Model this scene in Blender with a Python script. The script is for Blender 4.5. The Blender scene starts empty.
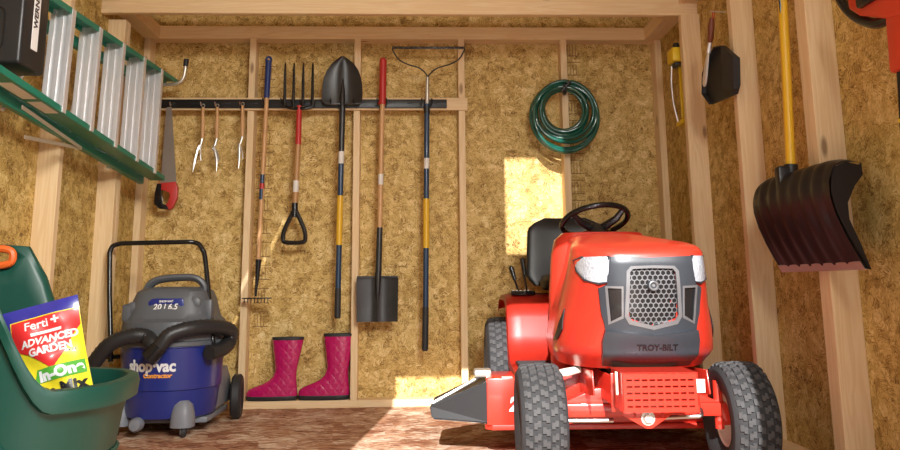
import bpy, bmesh, math, random
from mathutils import Vector, Matrix
random.seed(7)
PI = math.pi
COL = bpy.context.scene.collection

# ------------------------------------------------------------------ materials
def new_mat(name):
    m = bpy.data.materials.new(name); m.use_nodes = True
    nt = m.node_tree; return m, nt, nt.nodes['Principled BSDF']
def nd(nt, typ, **kw):
    n = nt.nodes.new(typ)
    for k, v in kw.items():
        if k in n.inputs.keys() if not k.startswith('_') else False: n.inputs[k].default_value = v
        else: setattr(n, k.lstrip('_'), v)
    return n
def mat(name, col, rough=.5, metal=0., coat=0., var=.06, scale=30, bump=0., alpha=None, trans=0.):
    m, nt, b = new_mat(name)
    tc = nt.nodes.new('ShaderNodeTexCoord')
    nz = nt.nodes.new('ShaderNodeTexNoise'); nz.inputs['Scale'].default_value = scale; nz.inputs['Detail'].default_value = 4
    nt.links.new(tc.outputs['Object'], nz.inputs['Vector'])
    mx = nt.nodes.new('ShaderNodeMix'); mx.data_type = 'RGBA'
    mx.inputs[6].default_value = tuple(c*(1-var) for c in col)+(1,)
    mx.inputs[7].default_value = tuple(min(1, c*(1+var)) for c in col)+(1,)
    nt.links.new(nz.outputs['Fac'], mx.inputs[0]); nt.links.new(mx.outputs[2], b.inputs['Base Color'])
    b.inputs['Roughness'].default_value = rough; b.inputs['Metallic'].default_value = metal
    b.inputs['Coat Weight'].default_value = coat; b.inputs['Coat Roughness'].default_value = .08
    if trans: b.inputs['Transmission Weight'].default_value = trans
    if bump:
        bp = nt.nodes.new('ShaderNodeBump'); bp.inputs['Strength'].default_value = bump; bp.inputs['Distance'].default_value = .004
        nt.links.new(nz.outputs['Fac'], bp.inputs['Height']); nt.links.new(bp.outputs[0], b.inputs['Normal'])
    return m
def ramp(nt, stops):
    r = nt.nodes.new('ShaderNodeValToRGB'); e = r.color_ramp.elements
    while len(e) < len(stops): e.new(.5)
    for k, (p, c) in enumerate(stops):
        e[k].position = p; e[k].color = tuple(c)+(1,)
    return r
def osb(name, axis, stops, scale=1.0, rough=.75, spread=1., fleck=.75):
    """strand board: small flakes, each patch with its own grain direction, and thin dark splinters"""
    m, nt, b = new_mat(name); L = nt.links
    tc = nt.nodes.new('ShaderNodeTexCoord'); sp = nt.nodes.new('ShaderNodeSeparateXYZ'); cb = nt.nodes.new('ShaderNodeCombineXYZ')
    L.new(tc.outputs['Object'], sp.inputs[0])
    a, c = {'Y': ('X', 'Z'), 'X': ('Y', 'Z'), 'Z': ('X', 'Y')}[axis]
    L.new(sp.outputs[a], cb.inputs['X']); L.new(sp.outputs[c], cb.inputs['Y'])
    def math_(op, x, y, z=None):
        n = nt.nodes.new('ShaderNodeMath'); n.operation = op
        for i, v in enumerate((x, y, z)):
            if v is None: continue
            if isinstance(v, (int, float)): n.inputs[i].default_value = v
            else: L.new(v, n.inputs[i])
        return n.outputs[0]
    wn = nt.nodes.new('ShaderNodeTexNoise'); wn.inputs['Scale'].default_value = 26*scale; wn.inputs['Detail'].default_value = 2
    L.new(cb.outputs[0], wn.inputs['Vector'])
    wa = nt.nodes.new('ShaderNodeVectorMath'); wa.operation = 'MULTIPLY_ADD'; wa.inputs[1].default_value = (.014/scale,)*3
    L.new(wn.outputs['Color'], wa.inputs[0]); L.new(cb.outputs[0], wa.inputs[2])
    acc = None; fl = None
    for k, (S, ax, ay, wgt) in enumerate(((17, 26, 95, .36), (24, 30, 150, .34), (33, 22, 210, .30))):
        mp = nt.nodes.new('ShaderNodeMapping'); mp.inputs['Location'].default_value = (3.3*k, 5.1*k, 0); mp.inputs['Rotation'].default_value = (0, 0, .6*k)
        L.new(wa.outputs[0], mp.inputs['Vector'])
        vo = nt.nodes.new('ShaderNodeTexVoronoi'); vo.voronoi_dimensions = '2D'; vo.inputs['Scale'].default_value = S*scale
        L.new(mp.outputs[0], vo.inputs['Vector'])
        sc = nt.nodes.new('ShaderNodeSeparateColor'); L.new(vo.outputs['Color'], sc.inputs[0])
        ang = math_('MULTIPLY', math_('SUBTRACT', sc.outputs[0], .5), PI*spread)
        if k: ang = math_('SUBTRACT', ang, .6*k) if spread < 1 else ang
        vr = nt.nodes.new('ShaderNodeVectorRotate'); vr.rotation_type = 'Z_AXIS'; L.new(mp.outputs[0], vr.inputs['Vector']); L.new(ang, vr.inputs['Angle'])
        m2 = nt.nodes.new('ShaderNodeMapping'); m2.inputs['Scale'].default_value = (ax*scale, ay*scale, 1); L.new(vr.outputs[0], m2.inputs['Vector'])
        fn = nt.nodes.new('ShaderNodeTexNoise'); fn.inputs['Scale'].default_value = 1; fn.inputs['Detail'].default_value = 3; L.new(m2.outputs[0], fn.inputs['Vector'])
        val = math_('MULTIPLY_ADD', fn.outputs['Fac'], 1.7, math_('MULTIPLY_ADD', sc.outputs[1], .34, -.53))
        if acc is None: acc = val
        else:
            mx = nt.nodes.new('ShaderNodeMix'); mx.data_type = 'FLOAT'
            g_ = math_('MAXIMUM', math_('MINIMUM', math_('MULTIPLY', math_('SUBTRACT', fn.outputs['Fac'], .47), 14), .85), 0)
            L.new(g_, mx.inputs[0]); L.new(acc, mx.inputs[2]); L.new(math_('MULTIPLY_ADD', sc.outputs[2], .62, .24), mx.inputs[3]); acc = mx.outputs[0]
        if k < 2:
            f = math_('MULTIPLY', math_('SUBTRACT', fn.outputs['Fac'], .575), 14); f = math_('MAXIMUM', math_('MINIMUM', f, 1), 0)
            gate = math_('GREATER_THAN', sc.outputs[2], .5); f = math_('MULTIPLY', f, gate)
            fl = f if fl is None else math_('MAXIMUM', fl, f)
    big = nt.nodes.new('ShaderNodeTexNoise'); big.inputs['Scale'].default_value = 4; big.inputs['Detail'].default_value = 2
    L.new(cb.outputs[0], big.inputs['Vector'])
    acc = math_('ADD', acc, math_('MULTIPLY_ADD', big.outputs['Fac'], .3, -.15))
    for k in range(2):      # crisp dark splinters, each cell with one direction
        mp = nt.nodes.new('ShaderNodeMapping'); mp.inputs['Location'].default_value = (9.3+2.7*k, 1.7+4*k, 0); L.new(cb.outputs[0], mp.inputs['Vector'])
        vo = nt.nodes.new('ShaderNodeTexVoronoi'); vo.voronoi_dimensions = '2D'; vo.inputs['Scale'].default_value = (38+14*k)*scale; vo.inputs['Randomness'].default_value = 1
        L.new(mp.outputs[0], vo.inputs['Vector']); sc = nt.nodes.new('ShaderNodeSeparateColor'); L.new(vo.outputs['Color'], sc.inputs[0])
        df = nt.nodes.new('ShaderNodeVectorMath'); df.operation = 'SUBTRACT'; L.new(mp.outputs[0], df.inputs[0]); L.new(vo.outputs['Position'], df.inputs[1])
        vr = nt.nodes.new('ShaderNodeVectorRotate'); vr.rotation_type = 'Z_AXIS'; L.new(df.outputs[0], vr.inputs['Vector']); L.new(math_('MULTIPLY', math_('SUBTRACT', sc.outputs[0], .5), PI*spread), vr.inputs['Angle'])
        m2 = nt.nodes.new('ShaderNodeMapping'); m2.inputs['Scale'].default_value = (72*scale, 430*scale, 0); L.new(vr.outputs[0], m2.inputs['Vector'])
        ln = nt.nodes.new('ShaderNodeVectorMath'); ln.operation = 'LENGTH'; L.new(m2.outputs[0], ln.inputs[0])
        f = math_('MAXIMUM', math_('SUBTRACT', 1.15, ln.outputs['Value']), 0); f = math_('MINIMUM', f, 1)
        f = math_('MULTIPLY', f, math_('GREATER_THAN', sc.outputs[1], .35)); fl = math_('MAXIMUM', fl, math_('MULTIPLY', f, .95))
    acc2 = math_('SUBTRACT', acc, math_('MULTIPLY', fl, .32*fleck))
    r = ramp(nt, stops); L.new(acc2, r.inputs[0]); L.new(r.outputs[0], b.inputs['Base Color'])
    bp = nt.nodes.new('ShaderNodeBump'); bp.inputs['Strength'].default_value = .2; bp.inputs['Distance'].default_value = .002
    L.new(acc, bp.inputs['Height']); L.new(bp.outputs[0], b.inputs['Normal'])
    b.inputs['Roughness'].default_value = rough
    return m
def pine(name, axis, c1, c2, knot=True, fs=1.):
    """lumber: long grain along axis"""
    m, nt, b = new_mat(name); L = nt.links
    tc = nt.nodes.new('ShaderNodeTexCoord'); mp = nt.nodes.new('ShaderNodeMapping')
    s = {'X': (1.6, 28, 28), 'Y': (28, 1.6, 28), 'Z': (28, 28, 1.6)}[axis]
    mp.inputs['Scale'].default_value = s; L.new(tc.outputs['Object'], mp.inputs['Vector'])
    n1 = nt.nodes.new('ShaderNodeTexNoise'); n1.inputs['Scale'].default_value = 1*fs; n1.inputs['Detail'].default_value = 2; n1.inputs['Distortion'].default_value = 1.2
    L.new(mp.outputs[0], n1.inputs['Vector'])
    sn = nt.nodes.new('ShaderNodeMath'); sn.operation = 'MULTIPLY'; sn.inputs[1].default_value = 26; L.new(n1.outputs['Fac'], sn.inputs[0])
    s2 = nt.nodes.new('ShaderNodeMath'); s2.operation = 'SINE'; L.new(sn.outputs[0], s2.inputs[0])
    s3 = nt.nodes.new('ShaderNodeMath'); s3.operation = 'MULTIPLY_ADD'; s3.inputs[1].default_value = .22; s3.inputs[2].default_value = .35; L.new(s2.outputs[0], s3.inputs[0])
    n2 = nt.nodes.new('ShaderNodeTexNoise'); n2.inputs['Scale'].default_value = 2.2; n2.inputs['Detail'].default_value = 3; L.new(tc.outputs['Object'], n2.inputs['Vector'])
    s4 = nt.nodes.new('ShaderNodeMath'); s4.operation = 'MULTIPLY_ADD'; s4.inputs[1].default_value = .4; L.new(n2.outputs['Fac'], s4.inputs[0]); L.new(s3.outputs[0], s4.inputs[2])
    r = ramp(nt, [(.15, c1), (.85, c2)]); L.new(s4.outputs[0], r.inputs[0])
    out = r.outputs[0]
    if knot:
        mk = nt.nodes.new('ShaderNodeMapping'); mk.inputs['Scale'].default_value = {'X': (2.2, 7, 7), 'Y': (7, 2.2, 7), 'Z': (7, 7, 2.2)}[axis]
        L.new(tc.outputs['Object'], mk.inputs['Vector'])
        vk = nt.nodes.new('ShaderNodeTexVoronoi'); vk.inputs['Scale'].default_value = 1.; L.new(mk.outputs[0], vk.inputs['Vector'])
        rk = ramp(nt, [(.05, (1, 1, 1)), (.10, (0, 0, 0))]); L.new(vk.outputs['Distance'], rk.inputs[0])
        mx = nt.nodes.new('ShaderNodeMix'); mx.data_type = 'RGBA'; mx.inputs[7].default_value = (.16, .06, .02, 1)
        fk = nt.nodes.new('ShaderNodeMath'); fk.operation = 'MULTIPLY'; fk.inputs[1].default_value = .7; L.new(rk.outputs[0], fk.inputs[0])
        L.new(fk.outputs[0], mx.inputs[0]); L.new(out, mx.inputs[6]); out = mx.outputs[2]
    L.new(out, b.inputs['Base Color']); b.inputs['Roughness'].default_value = .7
    return m
OSBW = [(.06, (.12, .055, .012)), (.22, (.29, .165, .04)), (.36, (.47, .30, .085)), (.50, (.59, .40, .13)), (.66, (.70, .50, .195)), (.82, (.82, .65, .33))]
M = {}
M['osb_back'] = osb('osb_back', 'Y', OSBW)
M['osb_side'] = osb('osb_side', 'X', [(p, (c[0]*.95, c[1]*.95, c[2]*.85)) for p, c in OSBW])
M['osb_floor'] = osb('osb_floor', 'Z', [(.10, (.12, .038, .018)), (.28, (.27, .095, .042)), (.40, (.40, .185, .095)), (.52, (.50, .28, .165)), (.64, (.62, .43, .30)), (.78, (.78, .64, .50))], scale=.42, spread=.35, fleck=1.2)
M['osb_roof'] = osb('osb_roof', 'Z', OSBW)
P1, P2 = (.84, .65, .40), (.75, .53, .29)
M['pine_z'] = pine('pine_z', 'Z', P1, P2); M['pine_x'] = pine('pine_x', 'X', P1, P2); M['pine_y'] = pine('pine_y', 'Y', P1, P2)
M['red'] = mat('tractor_red', (.62, .036, .02), .32, coat=.5, var=.03)
M['black'] = mat('black_plastic', (.018, .019, .021), .38, var=.1)
M['satin'] = mat('black_satin', (.012, .012, .013), .25, var=.1)
M['grey_pl'] = mat('charcoal_plastic', (.040, .046, .056), .36, metal=.1, var=.04)
M['grey_lt'] = mat('silver_plastic', (.42, .43, .45), .35, metal=.5, var=.04)
M['rubber'] = mat('tyre_rubber', (.058, .058, .060), .78, var=.3, scale=120, bump=.3)
M['rubber_base'] = mat('tyre_rubber_base', (.026, .026, .028), .8, var=.2, scale=80)
M['rubber_dk'] = mat('black_rubber', (.022, .022, .024), .6, var=.2)
M['cream'] = mat('cream_rim', (.86, .82, .70), .4, var=.04)
M['chrome'] = mat('steel', (.62, .62, .62), .28, metal=1., var=.1)
M['zinc'] = mat('zinc', (.68, .66, .60), .4, metal=.8, var=.1)
M['alu'] = mat('aluminium', (.80, .80, .82), .42, metal=.55, var=.05)
M['grille_pl'] = mat('grille_plate', (.20, .20, .21), .35, metal=.4, var=.06)
M['lens'] = mat('headlamp_lens', (.45, .48, .53), .10, coat=1, var=.45, scale=110, bump=.8)
M['vac_blue'] = mat('vac_blue', (.014, .028, .21), .34, coat=.3, var=.05)
M['vac_grey'] = mat('vac_grey', (.105, .115, .13), .45, var=.06)
M['vac_grey2'] = mat('vac_grey_light', (.20, .215, .25), .45, var=.06)
M['hose'] = mat('vac_hose', (.022, .022, .024), .42, var=.1)
M['white'] = mat('white_print', (.85, .85, .85), .5, var=.02)
M['orange_pr'] = mat('orange_print', (.85, .35, .05), .5, var=.02)
M['green_cart'] = mat('cart_green', (.006, .062, .044), .42, var=.06, scale=60)
M['orange_pl'] = mat('orange_grip', (.75, .13, .02), .45, var=.05)
M['bag_y'] = mat('bag_yellow', (.90, .74, .03), .38, coat=.3, var=.04)
M['bag_r'] = mat('bag_red', (.72, .03, .03), .38, coat=.3, var=.04)
M['bag_b'] = mat('bag_blue', (.035, .035, .30), .35, coat=.4, var=.25, scale=60)
M['bag_g'] = mat('bag_green', (.10, .42, .05), .4, var=.05)
M['ladder_g'] = mat('ladder_green', (.01, .20, .13), .4, var=.12, scale=60)
M['red_grip'] = mat('red_grip', (.50, .03, .025), .45, var=.08)
M['ash'] = mat('ash_handle', (.60, .34, .15), .45, var=.15, scale=60)
M['ashdk'] = mat('dark_ash_handle', (.45, .24, .09), .45, var=.15, scale=60)
M['blue_h'] = mat('blue_handle', (.014, .042, .095), .4, coat=.2, var=.05)
M['blue_g'] = mat('blue_grip', (.015, .035, .16), .45, var=.05)
M['yel_h'] = mat('yellow_handle', (.72, .42, .02), .4, var=.06)
M['blade_dk'] = mat('dark_steel', (.055, .055, .055), .38, metal=.6, var=.25, scale=18)
M['saw_st'] = mat('saw_steel', (.55, .54, .52), .35, metal=.9, var=.12, scale=18)
M['hose_g'] = mat('garden_hose_green', (.004, .085, .06), .22, coat=.8, var=.1)
M['yellow'] = mat('yellow_plastic', (.85, .60, .02), .4, var=.04)
M['snow'] = mat('snow_shovel_black', (.008, .008, .010), .45, coat=.05, var=.1)
M['tool_red'] = mat('tool_red', (.62, .05, .02), .4, var=.05)
M['brown'] = mat('brown_handle', (.16, .04, .015), .4, var=.2)
M['rail'] = mat('rail_black', (.012, .012, .013), .4, var=.2)
M['label'] = mat('label_paper', (.75, .72, .66), .6, var=.05)
M['stamp'] = mat('mill_stamp_ink', (.20, .10, .035), .8, var=.2)
def boot_mat():
    m, nt, b = new_mat('quilted_pink_rubber'); L = nt.links
    tc = nt.nodes.new('ShaderNodeTexCoord'); hs = []
    for a in (PI/4, -PI/4):
        mp = nt.nodes.new('ShaderNodeMapping'); mp.inputs['Rotation'].default_value = (0, a, 0); L.new(tc.outputs['Object'], mp.inputs['Vector'])
        wv = nt.nodes.new('ShaderNodeTexWave'); wv.inputs['Scale'].default_value = 8; wv.bands_direction = 'X'; L.new(mp.outputs[0], wv.inputs['Vector'])
        p = nt.nodes.new('ShaderNodeMath'); p.operation = 'POWER'; p.inputs[1].default_value = .35; L.new(wv.outputs['Fac'], p.inputs[0]); hs.append(p)
    mn = nt.nodes.new('ShaderNodeMath'); mn.operation = 'MINIMUM'; L.new(hs[0].outputs[0], mn.inputs[0]); L.new(hs[1].outputs[0], mn.inputs[1])
    bp = nt.nodes.new('ShaderNodeBump'); bp.inputs['Strength'].default_value = .5; bp.inputs['Distance'].default_value = .004; L.new(mn.outputs[0], bp.inputs['Height'])
    L.new(bp.outputs[0], b.inputs['Normal']); b.inputs['Base Color'].default_value = (.50, .010, .125, 1)
    b.inputs['Roughness'].default_value = .22; b.inputs['Coat Weight'].default_value = .8
    return m
M['boot'] = boot_mat()

# ------------------------------------------------------------------ mesh helpers
def box(bm, x0, x1, y0, y1, z0, z1, bev=0., seg=2, mtx=None):
    t = bmesh.new(); bmesh.ops.create_cube(t, size=1)
    for v in t.verts: v.co = Vector(((x0+x1)/2+v.co.x*(x1-x0), (y0+y1)/2+v.co.y*(y1-y0), (z0+z1)/2+v.co.z*(z1-z0)))
    if bev: bmesh.ops.bevel(t, geom=t.edges[:]+t.verts[:], offset=bev, segments=seg, affect='EDGES', profile=.5)
    merge(bm, t, mtx)
def merge(bm, t, mtx=None, fn=None):
    vm = {}
    for v in t.verts:
        co = v.co.copy()
        if mtx: co = mtx @ co
        if fn: co = fn(co)
        vm[v] = bm.verts.new(co)
    for f in t.faces:
        try:
            g = bm.faces.new([vm[v] for v in f.verts]); g.material_index = f.material_index
        except ValueError: pass
    t.free()
def spline(pts, n=8):
    pts = [Vector(p) for p in pts]; out = []
    for i in range(len(pts)-1):
        p0 = pts[max(i-1, 0)]; p1 = pts[i]; p2 = pts[i+1]; p3 = pts[min(i+2, len(pts)-1)]
        for k in range(n):
            t = k/n
            out.append(.5*((2*p1)+(-p0+p2)*t+(2*p0-5*p1+4*p2-p3)*t*t+(-p0+3*p1-3*p2+p3)*t**3))
    out.append(pts[-1]); return out
def tube(bm, pts, r, seg=12, closed=False, cap=True, sx=1., up=None):
    pts = [Vector(p) for p in pts]; n = len(pts)
    R = r if isinstance(r, (list, tuple)) else [r]*n
    rings = []; prev = None
    for i, p in enumerate(pts):
        if closed: t = pts[(i+1) % n]-pts[i-1]
        else: t = pts[min(i+1, n-1)]-pts[max(i-1, 0)]
        t.normalize()
        if prev is None:
            a = Vector(up) if up else (Vector((0, 0, 1)) if abs(t.z) < .9 else Vector((1, 0, 0)))
        else: a = prev
        nrm = (a-t*a.dot(t)); nrm.normalize(); prev = nrm; b = t.cross(nrm)
        rings.append([bm.verts.new(p+(nrm*math.cos(2*PI*k/seg)+b*math.sin(2*PI*k/seg)*sx)*R[i]) for k in range(seg)])
    m = n if closed else n-1
    for i in range(m):
        A, B = rings[i], rings[(i+1) % n]
        for k in range(seg): bm.faces.new((A[k], A[(k+1) % seg], B[(k+1) % seg], B[k]))
    if cap and not closed: bm.faces.new(rings[0][::-1]); bm.faces.new(rings[-1])
def lathe(bm, prof, seg=48, mtx=None, closed=False, cap=False):
    """prof = [(r, z)] round local Z"""
    rings = []
    for r, z in prof:
        ring = []
        for k in range(seg):
            a = 2*PI*k/seg; co = Vector((r*math.cos(a), r*math.sin(a), z))
            ring.append(bm.verts.new(mtx @ co if mtx else co))
        rings.append(ring)
    m = len(prof) if closed else len(prof)-1
    for i in range(m):
        A, B = rings[i], rings[(i+1) % len(prof)]
        for k in range(seg): bm.faces.new((A[k], A[(k+1) % seg], B[(k+1) % seg], B[k]))
    if cap: bm.faces.new(rings[0][::-1]); bm.faces.new(rings[-1])
def prism(bm, poly, d0, d1, plane='XZ', bev=0., fn=None, sub=0, mtx=None):
    """poly of 2-D points extruded between d0 and d1 along the remaining axis"""
    t = bmesh.new()
    def P(u, v, d): return Vector({'XZ': (u, d, v), 'XY': (u, v, d), 'YZ': (d, u, v)}[plane])
    A = [t.verts.new(P(u, v, d0)) for u, v in poly]; B = [t.verts.new(P(u, v, d1)) for u, v in poly]
    fa = t.faces.new(A); fb = t.faces.new(B[::-1]); n = len(poly)
    for i in range(n): t.faces.new((A[i], B[i], B[(i+1) % n], A[(i+1) % n]))
    if bev: bmesh.ops.bevel(t, geom=t.edges[:]+t.verts[:], offset=bev, segments=2, affect='EDGES', profile=.5)
    if sub:
        bmesh.ops.triangulate(t, faces=t.faces[:])
        for _ in range(sub):
            es = [e for e in t.edges if e.calc_length() > .012]
            bmesh.ops.subdivide_edges(t, edges=es, cuts=1, use_grid_fill=False)
            bmesh.ops.triangulate(t, faces=t.faces[:])
    merge(bm, t, mtx, fn)
def loft(bm, rings, closed=True, cap=True):
    vs = [[bm.verts.new(p) for p in r] for r in rings]; n = len(vs[0])
    for A, B in zip(vs, vs[1:]):
        for k in range(n if closed else n-1): bm.faces.new((A[k], A[(k+1) % n], B[(k+1) % n], B[k]))
    if cap: bm.faces.new(vs[0][::-1]); bm.faces.new(vs[-1])
    return vs
def selli(t, a, b, n):
    c, s = math.cos(t), math.sin(t)
    return (a*math.copysign(abs(c)**(2/n), c), b*math.copysign(abs(s)**(2/n), s))
def text_bm(s, size, ext=.0008, align='CENTER', shear=0., bold=0., sub=0, sxx=1.):
    cu = bpy.data.curves.new('t', 'FONT'); cu.body = s; cu.size = size; cu.extrude = ext; cu.align_x = align; cu.align_y = 'CENTER'
    cu.shear = shear; cu.offset = bold; cu.resolution_u = 3
    o = bpy.data.objects.new('t', cu); COL.objects.link(o)
    dg = bpy.context.evaluated_depsgraph_get(); me = bpy.data.meshes.new_from_object(o.evaluated_get(dg))
    t = bmesh.new(); t.from_mesh(me); bpy.data.objects.remove(o); bpy.data.curves.remove(cu); bpy.data.meshes.remove(me)
    for v in t.verts: v.co.x *= sxx
    for _ in range(sub):
        bmesh.ops.triangulate(t, faces=t.faces[:])
        bmesh.ops.subdivide_edges(t, edges=[e for e in t.edges if e.calc_length() > size*.25], cuts=1)
    return t
def mesh_obj(name, bm, m, parent=None, origin=None, smooth=True, ang=40, recalc=True):
    if recalc: bmesh.ops.recalc_face_normals(bm, faces=bm.faces[:])
    if origin is not None:
        for v in bm.verts: v.co -= Vector(origin)
    me = bpy.data.meshes.new(name); bm.to_mesh(me); bm.free()
    for x in (m if isinstance(m, (list, tuple)) else [m]): me.materials.append(M[x])
    if smooth:
        me.polygons.foreach_set('use_smooth', [True]*len(me.polygons)); me.set_sharp_from_angle(angle=math.radians(ang))
    o = bpy.data.objects.new(name, me); COL.objects.link(o)
    if parent: o.parent = parent
    return o
class Thing:
    """an Empty at the base; parts are given in world coordinates unless local"""
    def __init__(s, name, label, cat, loc, rot=0., group=None, local=False):
        o = bpy.data.objects.new(name, None); COL.objects.link(o); o.location = loc; o.rotation_euler = (0, 0, rot); o.empty_display_size = .05
        o['label'] = label; o['category'] = cat
        if group: o['group'] = group
        s.o = o; s.org = None if local else Vector(loc)
    def part(s, name, bm, m, parent=None, label=None, **k):
        p = mesh_obj(name, bm, m, parent or s.o, s.org, **k)
        if label: p['label'] = label
        return p
def B(): return bmesh.new()
def structure(name, bm, m, parent=None):
    o = mesh_obj(name, bm, m, parent, smooth=False)
    if parent is None: o['kind'] = 'structure'
    return o

# ------------------------------------------------------------------ the shed
XL, XR, YB, YF = -1.54, 1.508, .089, -3.62
RIDGE = 3.75; EAVE = 2.35
def gable(bm, y0, y1, holes=()):
    prism(bm, [(XL, 0), (XR, 0), (XR, EAVE), (XR-.35, 3.1), (0, RIDGE), (XL+.35, 3.1), (XL, EAVE)], y0, y1)
bm = B(); box(bm, XL-.02, XR+.02, YF-.1, YB+.02, -.03, 0); floor = structure('floor', bm, 'osb_floor')
bm = B(); box(bm, -8, 8, -14, YF-.1, -.14, -.1); structure('trim_ground', bm, 'label').name = 'floor_outside'
bm = B(); gable(bm, YB, YB+.012); wall_back = structure('wall_back', bm, 'osb_back')
bm = B(); box(bm, XL-.012, XL, YF, YB, 0, EAVE); wall_left = structure('wall_left', bm, 'osb_side')
bm = B(); box(bm, XR, XR+.012, YF, YB, 0, EAVE); wall_right = structure('wall_right', bm, 'osb_side')
# gambrel roof
bm = B()
prof = [(XL, EAVE), (XL+.35, 3.1), (0, RIDGE), (XR-.35, 3.1), (XR, EAVE)]
outer = [(XL-.03, EAVE+.02), (XL+.34, 3.13), (0, RIDGE+.03), (XR-.34, 3.13), (XR+.03, EAVE+.02)]
prism(bm, prof+outer[::-1], YF-.02, YB+.012); structure('ceiling', bm, 'osb_roof')
# unseen front wall; doorway and loft window cut to shape the sun patches
DL, DR, DH = -.545, .925, 2.20
bm = B()
for (x0, x1, z0, z1) in ((XL, DL, 0, EAVE), (DR, XR, 0, EAVE), (DL, DR, DH, EAVE)): box(bm, x0, x1, YF, YF+.012, z0, z1)
structure('wall_front', bm, 'osb_back')
bm = B()
WX0, WX1, WZ0, WZ1 = .092, .43, 2.875, 3.44
def gx(z):   # half outline of the gable at height z
    return 1.52-.35*(z-EAVE)/(3.1-EAVE) if z < 3.1 else 1.17*(RIDGE-z)/(RIDGE-3.1)
for z0, z1, cut in ((EAVE, WZ0, 0), (WZ0, 3.1, 1), (3.1, WZ1, 1), (WZ1, RIDGE, 0)):
    a, b = gx(z0), gx(min(z1, RIDGE-1e-3))
    if cut:
        prism(bm, [(-a, z0), (WX0, z0), (WX0, z1), (-b, z1)], YF, YF+.012); prism(bm, [(WX1, z0), (a, z0), (b, z1), (WX1, z1)], YF, YF+.012)
    else: prism(bm, [(-a, z0), (a, z0), (b, z1), (-b, z1)], YF, YF+.012)
structure('wall_gable', bm, 'osb_back').name = 'wall_front_gable'
# framing: studs and plates are children of their walls
def lumber(name, wall, x0, x1, y0, y1, z0, z1, axis):
    bm = B(); box(bm, x0, x1, y0, y1, z0, z1, .0018, 1); return mesh_obj(name, bm, 'pine_'+axis, wall, smooth=False)
PT = .04
for k, x in enumerate((-1.519, -.9094, -.2998, .3098, .9194, 1.489)):
    lumber('stud', wall_back, x-.019, x+.019, 0, YB, PT, 2.085, 'z')
lumber('bottom_plate', wall_back, XL, XR, 0, YB, 0, PT, 'x')
lumber('top_plate', wall_back, XL, XR, -.0, YB, 2.085, 2.162, 'x')
LX = -1.45; RX = 1.41
for y in (-.51, -1.12, -1.73, -2.34, -2.95, -3.56):
    if y == -.51:
        lumber('stud', wall_left, XL, LX-.001, y, y+.036, PT, 2.02, 'z'); lumber('stud', wall_left, XL, LX-.001, y+.037, y+.073, PT, 2.02, 'z')
    else: lumber('stud', wall_left, XL, LX, y, y+.038, PT, 2.085, 'z')
lumber('bottom_plate', wall_left, XL, LX, YF+.02, 0, 0, PT, 'y')
lumber('top_plate', wall_left, XL, LX, YF+.02, 0, 2.085, 2.162, 'y')
for k, y in enumerate((-.63, -1.24, -1.85, -2.46, -3.07, -3.59)):
    lumber('stud', wall_right, RX, XR, y, y+.038, PT, 2.02 if k == 0 else 2.085, 'z')
    if k == 2: lumber('stud', wall_right, RX+.004, XR, y+.04, y+.078, PT, 2.085, 'z')
lumber('bottom_plate', wall_right, RX, XR, YF+.02, 0, 0, PT, 'y')
lumber('top_plate', wall_right, RX, XR, YF+.02, 0, 2.085, 2.162, 'y')
bm = B(); box(bm, XL, XR, -.61, -.572, 2.02, 2.20, .003, 1); beam = structure('trim_1', bm, 'pine_x')
# mill stamps printed on the back wall boards
bm = B()
def stamp(x, z0, z1, rows=()):
    for i in range(4): box(bm, x+.018*i, x+.018*i+.003, YB-.0008, YB+.001, z0, z1)
    for z in rows: box(bm, x-.01, x+.08, YB-.0008, YB+.001, z, z+.004)
z = .30
while z < 1.9:
    if (int(z*10) % 4) < 3: stamp(-.87, z, z+.07, (z, z+.08))
    z += .13
z = 1.05
while z < 2.05:
    stamp(.955, z, z+.07, (z, z+.08)); z += .12
mesh_obj('mill_stamp', bm, 'stamp', wall_back, smooth=False)

# ------------------------------------------------------------------ tool rail on the back wall
T = Thing('tool_rail', 'long black tool hanging rail on a pale board across the back wall studs', 'rail', (-.54, 0, 1.64))
bm = B(); box(bm, -1.50, .342, -.0195, -.0005, 1.652, 1.725, .002); T.part('backing_board', bm, 'pine_x', label='pale wooden board')
bm = B(); box(bm, -1.50, .222, -.034, -.02, 1.661, 1.712, .003)
for i in range(11): box(bm, -1.40+i*.155, -1.33+i*.155, -.0375, -.033, 1.683, 1.692, .0015)
T.part('rail', bm, 'rail')
hooks = [-.82, -.72, -.60, -.44, -.31, -.178, -.125, .076, .133, -1.352, -1.18, -1.10, -.96]
for x in hooks[:9]:
    bm = B(); tube(bm, spline([(x, -.034, 1.69), (x, -.06, 1.675), (x, -.10, 1.675), (x, -.112, 1.70)], 4), .004, 6); T.part('hook', bm, 'rail')
for x in hooks[9:]:
    bm = B(); tube(bm, spline([(x, -.034, 1.685), (x, -.05, 1.67), (x, -.062, 1.69)], 4), .003, 6); T.part('hook', bm, 'chrome')

GT = 'long-handled garden tools on the rail'
def rod(bm, z0, z1, x0, x1, r0, r1=None, y=-.07, seg=14, n=6):
    r1 = r1 or r0
    tube(bm, [(x0+(x1-x0)*k/n, y, z0+(z1-z0)*k/n) for k in range(n+1)], [r0+(r1-r0)*k/n for k in range(n+1)], seg)
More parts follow.
